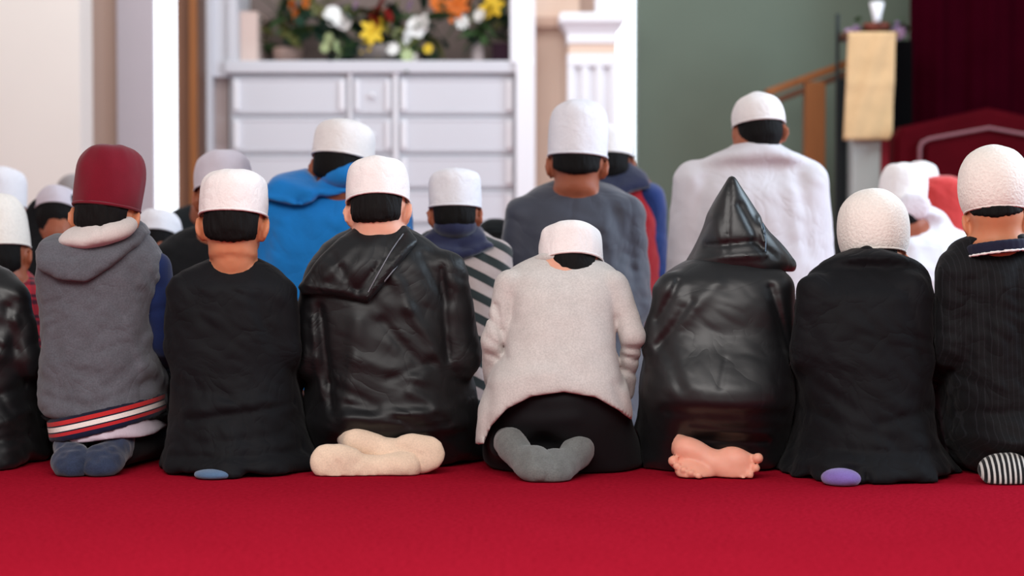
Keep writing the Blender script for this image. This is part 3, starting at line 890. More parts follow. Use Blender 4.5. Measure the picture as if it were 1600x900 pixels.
def p_grey_sweater():
    P = Person('person bowing in light grey knit sweater and black trousers, grey sock soles showing', .02, (842, 942, 348, 402), (880, 412), 1.02, pitch=18, yaw=-8, roll=-4, head_fwd=.13, skin=SK3, hair_mat=HAIR)
    P.neck = P.neck + V(0, .10, 0)
    P.cap(CAPW, 'kufi', dome=.36, flare=.985, seed=28)
    P.pelvis = V(P.x0, .03, .215); P.expose = .085
    P.sh = [V(P.px(800, 450)[0], .09, P.px(800, 450)[1]), V(P.px(958, 452)[0], .09, P.px(958, 452)[1])]
    P.el = [V(P.px(774, 535)[0], .07, P.px(774, 535)[1]), V(P.px(988, 528)[0], .06, P.px(988, 528)[1])]
    P.wr = [V(P.px(776, 625)[0], .16, .20), V(P.px(980, 622)[0], .14, .20)]
    P.toes = False
    P.feet = [(V(P.px(796, 690)[0], -.03, W(796, 690, -.03)[2]), V(P.px(850, 745)[0], -.165, .026), V(.1, -.8, .7), -1),
              (V(P.px(906, 700)[0], -.03, W(906, 700, -.03)[2]), V(P.px(850, 748)[0], -.16, .024), V(-.1, -.8, .7), 1)]
    P.ank = [V(P.px(790, 700)[0], .04, .075), V(P.px(912, 705)[0], .04, .07)]
    P.hair(low=-.05)
    f = P.field()
    f.add(loft(P.rows([(396, 848, 916, .09, .20), (403, 832, 932, .07, .22), (412, 810, 952, .05, .24), (430, 786, 972, .015, .24), (460, 788, 970, -.02, .24), (500, 792, 966, -.05, .23),
                       (550, 784, 968, -.085, .22), (600, 760, 982, -.115, .20), (640, 748, 990, -.12, .20), (680, 744, 992, -.115, .2), (706, 744, 992, -.11, .2)]), 2.7, kend=.025), 0)
    for i in (0, 1):
        w = P.wr[i]
        P.sleeve(f, i, [P.sh[i], P.el[i], w], [.046, .036, .030], k=.006)
    P.creases(f, [(775, 480, 790, 560, 5, 7), (764, 500, 784, 520, 4, 5), (760, 530, 784, 545, 4, 5), (762, 556, 782, 566, 4, 4), (976, 560, 998, 566, 4, 6), (974, 580, 996, 590, 4, 5),
                  (970, 546, 1004, 548, 5, 5), (966, 500, 974, 600, 6, 6), (780, 590, 860, 578, 12, -3), (960, 600, 984, 660, 8, 5), (765, 610, 760, 680, 8, 5), (800, 470, 812, 540, 12, 3)], ymax=.14)
    f.wrinkle(.004, (9, 9, 12), 51); f.wrinkle(.0016, (24, 24, 30), 52)
    # arched hem
    hem = [P.px(x, y) for x, y in ((730, 704), (756, 694), (768, 664), (792, 636), (830, 616), (880, 609), (930, 618), (966, 640), (992, 664), (1020, 690))]
    hx = np.array([q[0] for q in hem]); hz = np.array([q[1] for q in hem])
    f.keep(lambda X, Y, Z: np.interp(X, hx, hz) + .9 * np.maximum(Y - P.y0, 0) * 0 - Z + 0 * Y, .008)
    sw = P.put('sweater', f, SWEAT)
    # seam of the hem band and collar
    col = P.field(h=.006)
    cx, cz = P.px(878, 398)
    col.add(ell(V(cx, .135, cz - .016), V(.070, .062, .022), rotm(10)), 0)
    P.put('collar', col, SWEAT, sw)
    t = P.field()
    t.add(loft(P.rows([(590, 800, 955, -.07, .25), (612, 770, 972, -.095, .30), (650, 760, 988, -.09, .36), (690, 756, 1002, -.06, .40), (720, 752, 1012, -.035, .42), (748, 752, 1020, -.02, .43)]), 2.3), 0)
    for i in (0, 1):
        t.add(rcone(P.hip[i], P.kn[i], .088, .07), .03)
        t.add(rcone(P.ank[i] + V(0, .03, 0), P.ank[i] + V(0, -.02, 0), .046, .040), .02)
    t.cut(ell(V(P.px(850, 720)[0], -.06, .06), V(.055, .06, .05)), .02)
    P.creases(t, [(800, 660, 900, 650, 12, -3), (830, 692, 900, 690, 6, 3)])
    t.wrinkle(.004, (14, 12, 20), 54); t.floor()
    P.put('trousers', t, TRO)
    for i in (0, 1): P.sock(i, SOCKG, infl=.007, seed=i + 7, wr=.0018)
    P.body()
    return P

def p_hood_up():
    P = Person('person with pointed black hood up, shiny robe and bare feet', .05, (1098, 1202, 330, 395), (1140, 415), 1.12, pitch=30, yaw=-12, head_fwd=.10, skin=SK4, hair_mat=HAIR, h=.0048)
    P.neck = P.neck + V(0, .05, 0)
    P.ank = [V(P.px(1050, 690)[0], .06, .085), V(P.px(1170, 735)[0], .10, .05)]
    P.feet = [(V(P.px(1066, 700)[0], -.03, W(1066, 702, -.05)[2]), V(P.px(1176, 740)[0], -.095, W(1176, 738, -.09)[2]), V(.15, -1, .25), -1),
              (V(P.px(1150, 740)[0], .0, .030), V(P.px(1053, 744)[0], -.080, .022), V(0, -.5, 1), 1)]
    P.bare = [(P.feet[0][0] * .5 + P.feet[0][1] * .5, .14), (P.feet[1][0] * .3 + P.feet[1][1] * .7, .09)]
    P.hair(h=.008)
    f = robe(P, [(392, 1110, 1180, .04, .2), (404, 1085, 1206, .01, .22), (418, 1056, 1226, -.015, .22), (436, 1032, 1240, -.04, .22), (470, 1022, 1244, -.058, .2), (515, 1020, 1240, -.066, .2),
                 (540, 1012, 1242, -.080, .2), (570, 1004, 1246, -.106, .22), (600, 1002, 1246, -.130, .3), (625, 1002, 1248, -.132, .36), (645, 1004, 1248, -.110, .4), (670, 1000, 1250, -.07, .42),
                 (700, 990, 1256, -.035, .43), (725, 984, 1262, -.02, .43), (748, 980, 1266, -.01, .43)],
             el=((1042, 540), (1209, 545)), sh=((1056, 460), (1212, 456)), seed=61, wr=.002, sl_r=(.050, .055, .05), low=.01)
    P.creases(f, [(1040, 520, 1120, 440, 12, -4), (1030, 540, 1080, 470, 7, 5), (1060, 440, 1030, 500, 6, 5), (1205, 450, 1236, 560, 7, 6), (1120, 600, 1130, 560, 5, 2),
                  (1040, 640, 1220, 645, 9, 5), (1080, 668, 1200, 676, 6, -6), (1090, 684, 1200, 690, 6, 6), (1015, 470, 1060, 600, 10, 4)], ymax=.06)
    f.floor()
    rb = P.put('robe', f, SATIN2)
    g = P.field(h=.006)
    g = Field(g.lo, g.lo + V(*[(n - 1) * g.h for n in g.v.shape]) + V(0, .05, .16), .006)
    g.add(loft(P.rows([(275, 1141, 1149, .04, .07), (290, 1133, 1158, .03, .085), (310, 1122, 1172, .02, .12), (335, 1110, 1190, .01, .17), (360, 1100, 1210, .0, .21), (380, 1092, 1226, -.005, .23),
                       (398, 1084, 1240, -.01, .24), (412, 1074, 1250, -.01, .24), (424, 1080, 1248, -.005, .22)]), 2.2, sm=.006, kend=.012), 0)
    P.creases(g, [(1145, 285, 1140, 390, 3, 3), (1160, 320, 1200, 400, 6, 5), (1192, 340, 1200, 400, 4, -5), (1196, 345, 1246, 408, 4, 5), (1110, 385, 1180, 378, 5, 5), (1180, 378, 1215, 400, 5, 5),
                  (1095, 405, 1200, 398, 5, -4), (1120, 340, 1130, 390, 8, -3)], ymax=.2)
    g.wrinkle(.004, (14, 14, 18), 66)
    # face opening in front
    g.cut(ell(P.head + P.R @ V(0, .13, -.02), V(.075, .08, .10), P.R), .015)
    ho = P.put('hood', g, SATIN2, rb)
    P.piping(g, [(1197, 350), (1200, 372), (1199, 396)], .0018, 'piping', PIPEB, ho)
    P.body()
    return P

def p_round_cap():
    P = Person('person in plain black robe with round cream cap and stand-up collar, purple sock peeking out', -.06, (1311, 1421, 296, 394), (1362, 428), 1.04, pitch=12, yaw=-3, roll=-2, head_fwd=.17, skin=SK1, hair_mat=HAIR, capscale=1.12)
    P.neck = P.neck + V(0, .08, 0)
    f = robe(P, [(388, 1336, 1384, .045, .16), (394, 1318, 1404, .02, .17), (402, 1300, 1428, .0, .17), (414, 1278, 1446), (432, 1258, 1456), (460, 1250, 1460), (520, 1250, 1452), (580, 1250, 1458), (640, 1252, 1466), (690, 1248, 1476),
                 (720, 1236, 1490), (742, 1222, 1508), (762, 1216, 1518)], el=((1279, 555), (1430, 565)), sh=((1282, 460), (1426, 460)), seed=71, wr=.0045, sl_r=(.052, .056, .05))
    P.creases(f, [(1255, 580, 1330, 640, 9, 4), (1260, 640, 1400, 690, 10, 4), (1370, 660, 1455, 640, 8, 5), (1300, 700, 1460, 705, 8, 5), (1250, 725, 1330, 715, 7, -6), (1420, 460, 1440, 560, 9, 4),
                  (1300, 560, 1380, 575, 14, -3), (1345, 735, 1345, 760, 6, 6)])
    f.floor(); P.hair(low=.0, k=.95)
    rb = P.put('robe', f, BLK)
    c = P.field(h=.005)
    cx, cz = P.px(1356, 394, .02)
    c.add(rcone(V(cx - .030, .015, cz - .016), V(cx - .004, .010, cz - .002), .020, .017), 0); c.add(rcone(V(cx - .004, .010, cz - .002), V(cx + .034, .012, cz - .022), .017, .012), .01); c.wrinkle(.003, (30, 30, 30), 3)
    P.put('collar', c, BLK, rb)
    P.cap(CAPK, 'beanie', seed=15, wr=.0018)
    q = V(P.px(1304, 750)[0], -.205, .016)
    g = Field(q - .08, q + .08, .004); g.add(ell(q, V(.046, .055, .024), rotm(0, 20)), 0); g.floor(.002)
    P.put('sock', g, SOCKP)
    P.body()
    return P

def p_right_edge():
    P = Person('person at right edge in black pinstriped robe with white-lined navy collar and knit cap', -.05, (1500, 1610, 227, 328), (1560, 376), 1.16, pitch=10, yaw=-8, roll=-3, skin=SK1, hair_mat=HAIR, capscale=1.12)
    P.toes = False
    f = robe(P, [(362, 1524, 1598, -.028), (370, 1508, 1622, -.045), (386, 1486, 1652), (410, 1474, 1676), (450, 1470, 1680), (520, 1474, 1676), (580, 1478, 1680), (640, 1480, 1686), (690, 1490, 1690),
                 (720, 1498, 1696, -.06), (735, 1502, 1700, -.02), (756, 1504, 1704, 0)], el=((1504, 540), (1650, 545)), sh=((1508, 432), (1640, 432)), seed=81, wr=.006, sl_r=(.055, .060, .05), low=.01)
    P.creases(f, [(1520, 440, 1510, 560, 10, 5), (1560, 430, 1556, 600, 14, -5), (1540, 430, 1536, 560, 8, 5), (1590, 430, 1596, 600, 9, 5), (1480, 560, 1520, 600, 9, 5), (1490, 650, 1590, 640, 9, 5),
                  (1500, 680, 1600, 690, 8, -6), (1480, 700, 1590, 715, 8, 5)])
    f.floor()
    P.ank = [V(P.px(1560, 735)[0], .06, .05), V(P.px(1630, 740)[0], .06, .05)]
    P.feet = [(V(P.px(1640, 744)[0], -.165, .036), V(P.px(1528, 742)[0], -.185, .030), V(0, -.6, .8), 1),
              (V(P.px(1640, 744)[0], -.05, .05), V(P.px(1650, 744)[0], -.17, .022), V(0, -.4, 1), 1)]
    P.hair(low=-.006, k=1.0)
    rb = P.put('robe', f, BLKN)
    # collar rings
    P.expose = .02
    cc = P.neck + V(0, -.014, -.020)
    P.ring('collar', cc, .070, .067, .009, fabric('collar_navy', (26, 28, 48), .9, .05), rb, tilt=-6, roll=-6, flat=.8)
    P.ring('collar_piping', cc + V(0, -.004, -.012), .077, .074, .0035, CAPW, rb, tilt=-6, roll=-6)
    P.cap(CAPK, 'beanie', seed=18, wr=.0022)
    P.sock(0, SOCKS, infl=.004, seed=2)
    P.body()
    return P

def p_left_edge():
    P = Person('person in black robe cut off by the left edge', .18, (-106, -6, 290, 355), (-55, 412), 1.02, pitch=10, skin=SK1, hair_mat=HAIR)
    f = robe(P, [(408, -92, -18), (416, -118, 6), (430, -142, 24), (450, -158, 40), (480, -160, 48), (540, -160, 46), (600, -162, 50), (650, -164, 54), (690, -168, 60), (718, -174, 66), (740, -178, 70)],
             el=((-132, 560), (22, 560)), sh=((-130, 470), (10, 470)), seed=91, wr=.006, sl_r=(.052, .056, .05))
    P.creases(f, [(10, 480, 30, 600, 8, 5), (-10, 620, 50, 600, 8, 6), (0, 660, 55, 640, 8, -6), (-10, 690, 60, 680, 8, 6), (20, 500, 0, 560, 10, -5)])
    f.floor(); P.hair()
    P.put('robe', f, SATIN2)
    P.cap(CAPW, 'kufi', dome=.36, seed=33)
    P.body()
    return P

for fn in (p_round_cap, p_right_edge, p_grey_sweater, p_white_kufi_plain, p_hood_up, p_maroon, p_satin_hood, p_left_edge):
    fn()
# ------------------------------------------------------------------ rows further on
def pyz(z, y): return HORIZON + (CAMH - z) * FPX / (y - CAMY)
def sitter(label, y0, cap, neck, top, mat, capmat, s=1.2, style='kufi', dome=.34, pitch=10, yaw=0, roll=0, head_fwd=.03, skin=SK1, seed=1, h=.010,
           name='robe', sleeve=None, wr=.006, creases=(), low=-.05, thin=1.0, nexp=2.5, extra=None, capkw={}, ear=1.0):
    P = Person(label, y0, cap, neck, s, pitch, yaw, roll, head_fwd, skin, h, hair_mat=HAIR, group='worshippers in the rows behind')
    P.thin = thin
    xl, xr = top[-1][1:3]
    c = (xl + xr) / 2; w = (xr - xl) / 2
    rows = list(top) + [(pyz(.30 * s, y0), c - w, c + w), (pyz(.2 * s, y0), c - w * 1.03, c + w * 1.03), (pyz(.08, y0), c - w * 1.08, c + w * 1.08), (pyz(.0, y0), c - w * 1.12, c + w * 1.12)]
    rows = [r for i, r in enumerate(rows) if i < len(top) or r[0] > top[-1][0] + 10]
    f = P.field()
    f.add(loft(P.rows(rows), nexp, kend=.025), 0)
    ys = top[-1][0]
    m = mpp(y0)
    sr = .052 * s
    for i, sx in ((0, -1), (1, 1)):
        zs = P.neck[2] - .075 * s
        a = V(W(c, ys, y0)[0] + sx * (w * m - sr * .95), y0 + .03, zs)
        b = V(a[0] + sx * .018 * s, y0 + .06, zs - .22 * s)
        P.sh[i] = a; P.el[i] = b
        g = f if sleeve is None else P.field()
        P.sleeve(g, i, [a, b, P.wr[i] + V(0, -.02, .01)], [sr, sr * .98, .040 * s], k=.018)
        if sleeve is not None:
            g.wrinkle(wr, (14, 12, 18), seed + 7, True); P.put('sleeve', g, sleeve)
    f.wrinkle(wr, (8, 8, 11), seed); f.wrinkle(wr * .5, (18, 14, 26), seed + 3, True, shear=(.5, .3))
    if creases: P.creases(f, creases, ymax=.06)
    f.floor()
    g = P.put(name, f, mat)
    P.hair(h=.006, low=low, ear=ear)
    P.cap(capmat, style, dome=dome, seed=seed, wr=.003, **capkw)
    if extra: extra(P, f, g)
    P.body()
    return P

BLUE = fabric('hoodie_blue', (16, 116, 190), .9, .3, 400, .08, .08, 10, .06, crinkle=.3, cscale=6)
NAVYH = fabric('hood_navy', (28, 30, 58), .9, .3, 400, .08, .1, 10, .08, crinkle=.3, cscale=6)
STRIPE = fabric('jersey_striped', (100, 100, 90), .95, .2, 300, .1, .06, 12, .06,
                pattern=stripes((.42, .2, .88), .056, [(0, (168, 152, 148)), (.55, (40, 46, 46))]))
GREYB = fabric('robe_charcoal_blue', (56, 58, 70), .70, .3, 400, .06, .1, 8, .06, spec=.4, crinkle=.3, cscale=6)
WHITE = fabric('shirt_white', (212, 206, 210), .85, .2, 400, .06, .03, 8, .03, crinkle=.3, cscale=6)
WHITE2 = fabric('robe_white', (226, 226, 230), .85, .2, 400, .06, .03, 8, .03, crinkle=.3, cscale=6)
REDV = fabric('vest_red', (150, 12, 24), .9, .3, 400, .06, .06, 8, .06, crinkle=.3, cscale=6)
BLUES = fabric('sleeve_blue', (26, 46, 100), .9, .3, 400, .06, .06, 8, .06, crinkle=.3, cscale=6)
REDO = fabric('robe_coral_red', (196, 60, 58), .9, .3, 400, .06, .06, 8, .06, crinkle=.3, cscale=6)
BLK2 = fabric('robe_black_back', (9, 10, 14), .85, .04, 330, .06, .1, 9, .1, crinkle=.3, cscale=6)
DGREEN = fabric('robe_dark_teal', (9, 17, 22), .85, .04, 330, .06, .1, 9, .1)
BLUEC = fabric('robe_cobalt', (46, 66, 150), .9, .2, 330, .06, .1, 9, .1)
CAPG = fabric('cap_lilac_white', (206, 196, 206), .9, .2, 300, .12, .05, 14, .03)
CAPGR = fabric('cap_grey', (150, 142, 142), .9, .2, 300, .12, .05, 14, .03)
CAPBK = fabric('cap_black', (10, 13, 15), .9, .05, 300, .12, .05, 14, .03)
def plaid(nt, vec):
    a = stripes((1, .2, .12), .06, [(0, (150, 22, 40)), (.5, (70, 16, 36)), (.72, (150, 22, 40)), (.84, (40, 14, 34))])(nt, vec)
    b = stripes((-.1, .2, 1), .06, [(0, (190, 40, 52)), (.5, (60, 16, 36)), (.72, (180, 30, 48)), (.84, (40, 14, 34))], .3)(nt, vec)
    return mixcol(nt, .5, a, b)
PLAID = fabric('shirt_red_plaid', (150, 20, 40), .9, .2, 400, .06, .05, 8, .05, pattern=plaid)

def hood_of(poly, mat, t=.035, k=.025, cr=(), yside=.14, wr=.005):
    def ex(P, f, g):
        hd = P.shell(f, poly, t * P.s, k=k, yside=yside)
        if cr: P.creases(hd, cr, ymax=.12)
        hd.wrinkle(wr, (12, 12, 14), 9)
        P.put('hood', hd, mat, g)
    return ex

def blue_extra(P, f, g):
    P.expose = .10
    hood_of([(408, 300), (426, 276), (452, 264), (474, 262), (496, 280), (516, 258), (544, 250), (572, 256), (590, 276), (592, 300), (540, 304), (500, 312), (472, 322), (436, 316), (410, 312)],
            BLUE, .045, .022, [(420, 300, 470, 312, 7, 6), (470, 312, 560, 290, 7, 6), (440, 282, 495, 300, 7, -6), (495, 284, 500, 310, 6, 5)])(P, f, g)
    c = P.field(h=.008); q = W(540, 270, P.y0)
    c.add(ell(V(q[0], P.y0 - .005, q[2]), V(.078, .082, .050), rotm(-10, 0, -8)), 0); c.wrinkle(.005, (18, 18, 20), 3)
    P.put('collar', c, BLUE, g)
sitter('person in bright blue hooded top with white cap before the white cabinet', 1.15, (492, 587, 186, 243), (530, 280),
       [(262, 505, 560), (272, 462, 588), (284, 432, 606), (304, 414, 622), (340, 405, 632), (400, 400, 638), (450, 396, 642)], BLUE, CAPW, 1.25, yaw=-14, roll=4, pitch=12, skin=SK2, seed=4,
       name='hooded_top', extra=blue_extra, creases=[(440, 340, 425, 440, 14, -4), (470, 350, 480, 440, 20, 3)], dome=.42)
def navy_hood_striped(P, f, g):
    hood_of([(652, 380), (672, 358), (690, 344), (734, 344), (752, 356), (772, 384), (748, 396), (706, 414), (668, 398)], NAVYH, .03, .02, [(665, 376, 720, 386, 6, 5), (720, 386, 764, 374, 6, 5)])(P, f, g)
    c = P.field(h=.008); q = W(711, 352, P.y0)
    c.add(ell(V(q[0], P.y0 - .0, q[2] - .004), V(.064, .064, .036), rotm(-10)), 0); P.put('collar', c, NAVYH, g)
sitter('small person in striped jersey with navy hood and straight white cap', .95, (670, 752, 266, 326), (711, 360),
       [(350, 688, 735), (358, 668, 754), (372, 650, 774), (392, 638, 788), (420, 632, 796), (480, 630, 798)], STRIPE, CAPC, 1.0, pitch=6, dome=.30, seed=14, skin=SK2, name='jersey', extra=navy_hood_striped, h=.009,
       capkw=dict(flare=1.0))
sitter('tall person in charcoal collarless robe with high white cap, in front of white column', 1.15, (858, 951, 156, 245), (900, 288),
       [(278, 872, 930), (284, 856, 948), (296, 828, 974), (316, 806, 992), (346, 796, 1000), (400, 790, 1006), (450, 788, 1008)], GREYB, CAPC, 1.25, pitch=6, roll=2, yaw=-4, dome=.40, seed=24, skin=SK2, low=-.035,
       creases=[(960, 330, 985, 420, 8, 6), (945, 350, 960, 430, 8, -5), (985, 350, 990, 440, 7, 6), (970, 400, 940, 470, 9, 6), (820, 330, 815, 440, 16, 4)])
def white_extra(P, f, g):
    P.expose = .03
sitter('large person in white shirt and pointed white cap before the green wall', 1.4, (1143, 1225, 142, 192), (1180, 232),
       [(216, 1156, 1206, -.028), (222, 1148, 1214, -.040), (232, 1138, 1226, -.048), (244, 1104, 1258, -.055), (262, 1076, 1276), (300, 1062, 1288), (360, 1056, 1292), (420, 1054, 1296)], WHITE, CAPW, 1.42, 'peak', pitch=10, roll=-4, seed=34, skin=SK2, name='shirt', wr=.003,
       extra=white_extra, creases=[(1160, 270, 1155, 400, 20, -4), (1250, 280, 1262, 400, 10, 6), (1100, 280, 1085, 400, 10, 6), (1210, 260, 1230, 380, 14, 5), (1080, 262, 1270, 262, 6, 2)], low=-.07, ear=.72)
sitter('person in red vest with navy hood and blue sleeves behind the charcoal robe', 2.0, (906, 990, 196, 243), (945, 268),
       [(256, 915, 975), (264, 896, 996), (276, 876, 1014), (296, 866, 1024), (330, 862, 1030), (400, 858, 1036), (460, 856, 1040)], REDV, CAPW, 1.28, seed=44, skin=SK2, name='vest', sleeve=BLUES,
       extra=hood_of([(868, 296), (880, 268), (912, 250), (950, 244), (985, 250), (1012, 272), (1018, 292), (985, 300), (955, 318), (910, 316)], NAVYH, .045, .025))
sitter('person in black shirt and lilac-white cap behind the plain black robe with bare neck', 1.2, (302, 392, 235, 292), (335, 365),
       [(352, 302, 360), (360, 278, 380), (374, 254, 392), (394, 240, 398), (430, 232, 400), (480, 230, 402)], BLK2, CAPG, 1.12, pitch=14, yaw=8, seed=54, skin=SK2, name='shirt', dome=.45)
sitter('small person in dark clothes with low white cap beside the bright door gap', 1.75, (208, 283, 330, 364), (248, 392),
       [(378, 222, 274), (386, 200, 296), (400, 188, 308), (430, 182, 314), (470, 180, 316)], BLK2, CAPC, .95, pitch=24, seed=64, skin=SK2, dome=.5, head_fwd=.06)
sitter('person in dark teal clothes behind the lilac-white cap', 2.5, (304, 366, 280, 316), (320, 332),
       [(318, 296, 344), (325, 272, 366), (338, 258, 380), (370, 250, 388), (420, 248, 390)], DGREEN, CAPG, 1.05, seed=74, skin=SK2, pitch=20)
sitter('person in red plaid shirt with soft white cap at the left edge', 1.0, (-50, 42, 304, 388), (-4, 428),
       [(414, -28, 20), (420, -44, 36), (432, -64, 50), (450, -76, 60), (490, -82, 66), (540, -84, 68)], PLAID, CAPK, 1.0, 'kufi', pitch=10, roll=-6, seed=84, skin=SK2, dome=.5, low=-.06, name='shirt', capkw=dict(flare=.97))
sitter('person in bluish white cap at the left edge, behind the plaid shirt', 1.9, (-48, 40, 262, 322), (-5, 350),
       [(340, -36, 26), (348, -58, 46), (364, -74, 58), (400, -80, 62), (440, -80, 62)], DGREEN, CAPC, 1.1, seed=94, skin=SK2)
sitter('person in black robe with white cap pulled low, left of maroon cap', 1.65, (54, 124, 292, 322), (88, 368),
       [(300, 70, 110), (306, 58, 120), (316, 44, 134), (335, 32, 146), (370, 26, 154), (430, 24, 156)], BLK2, CAPG, 1.1, pitch=26, seed=104, skin=SK2, dome=.6, head_fwd=.08, low=-.10)
sitter('person in grey cap farthest at the left', 2.8, (88, 146, 274, 312), (118, 332),
       [(326, 92, 144), (334, 78, 160), (350, 70, 170), (400, 68, 172)], DGREEN, CAPGR, 1.05, seed=114, skin=SK2, dome=.6)
sitter('person in cobalt blue with black cap, mostly hidden beside the striped jersey', 2.0, (744, 802, 344, 370), (772, 388),
       [(372, 748, 798), (378, 734, 812), (392, 724, 824), (430, 720, 828)], BLUEC, CAPBK, .9, seed=124, skin=SK2, pitch=24, dome=.7)
def turban_extra(P, f, g):
    c = P.field(h=.007)
    q = W(1432, 318, P.y0 - .07)
    c.add(ell(V(q[0] - .006, P.y0 - .052, q[2] - .008), V(.058, .020, .050), rotm(-14, 0, -8)), 0)
    c.wrinkle(.005, (26, 26, 30), 2); P.put('headcloth_tail', c, CAPC, g)
sitter('person in white robe and folded white headcloth at the foot of the lectern', 1.9, (1376, 1452, 256, 322), (1424, 344),
       [(320, 1400, 1454, -.03), (332, 1382, 1476, -.045), (352, 1366, 1492), (380, 1352, 1508), (420, 1344, 1518), (460, 1340, 1522)], WHITE2, CAPW, 1.15, pitch=18, roll=6, yaw=-10, seed=134, skin=SK2, dome=.34, extra=turban_extra,
       creases=[(1450, 350, 1500, 400, 10, 6), (1420, 360, 1430, 420, 14, -5)])
sitter('person in coral red robe with white cap before the maroon chair', 2.5, (1412, 1468, 254, 294), (1456, 312),
       [(274, 1446, 1484, -.06), (282, 1430, 1504, -.065), (298, 1414, 1522, -.065), (340, 1404, 1532), (400, 1400, 1538)], REDO, CAPW, 1.2, pitch=16, seed=144, skin=SK2, dome=.5)
# ------------------------------------------------------------------ the room behind
def xz(px, py, y):
    q = W(px, py, y); return q[0], q[2]
def pbox(name, x0, y0, x1, y1, yf, yb, mat, parent=None, bev=.0, floor=False, org=(0, 0, 0)):
    """box with its front face at depth yf whose corners show at (x0,y0)-(x1,y1)"""
    a = W(x0, y1, yf); b = W(x1, y0, yf)
    return box(name, (a[0], yf, 0.0 if floor else a[2]), (b[0], yb, b[2]), mat, parent, bev, org)
YW = 5.2
CREAM = plain('plaster_cream', (230, 222, 214), .8, .02, 3, .05, 200)
TAN = plain('plaster_tan', (192, 164, 150), .8, .02, 3)
LILAC = plain('plaster_lilac_grey', (176, 167, 172), .8, .02, 3)
PEACH = plain('plaster_peach', (232, 204, 184), .8, .02, 3)
GREEN = plain('plaster_sage_green', (100, 111, 98), .85, .05, 3, .1, 120)
WOOD = plain('wood_brown', (104, 66, 44), .55, .14, 6, .1, 40, stretch=(6, 6, .6))
WOOD2 = plain('wood_orange', (150, 92, 46), .5, .12, 6, .1, 40, stretch=(6, 6, .6))
PAINT = plain('paint_white', (208, 209, 215), .45, .015, 3)
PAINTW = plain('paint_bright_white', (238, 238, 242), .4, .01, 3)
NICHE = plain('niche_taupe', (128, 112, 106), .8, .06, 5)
SKYLIT = plain('daylit_window_pane', (236, 246, 255), .3, 0, 1, emit=2.2)
def H_of(py, y=YW): return W(0, py, y)[2]
Htop = 3.4
def wall(name, px0, px1, yf, yb, mat):
    a = W(px0, 300, yf)[0]; b = W(px1, 300, yf)[0]
    o = box(name, (a, yf, 0), (b, yb, Htop), mat); return tag(o, kind='structure')
wall('wall_left', -700, 126, 4.3, 4.6, CREAM)
wall('wall_back', -700, 1700, 5.9, 6.1, TAN)
wall('trim_5', 122, 186, 4.85, 5.9, TAN)
wall('trim_1', 184, 241, 4.8, 5.9, LILAC)
wp = wall('window_1', 239, 275, 4.86, 4.9, SKYLIT)
wall('trim_2', 272, 311, 4.9, 5.9, WOOD)
wall('trim_3', 297, 308, 4.86, 4.92, WOOD2)
wall('wall_alcove', 830, 905, 5.45, 5.9, PEACH)
wall('window_2', 955, 1002, 5.62, 5.66, SKYLIT)
wall('wall_right', 997, 2200, 5.3, 5.6, GREEN)
cl = box('wall_side', (-3.9, -6.2, 0), (-3.7, 5.9, Htop), CREAM); tag(cl, kind='structure')

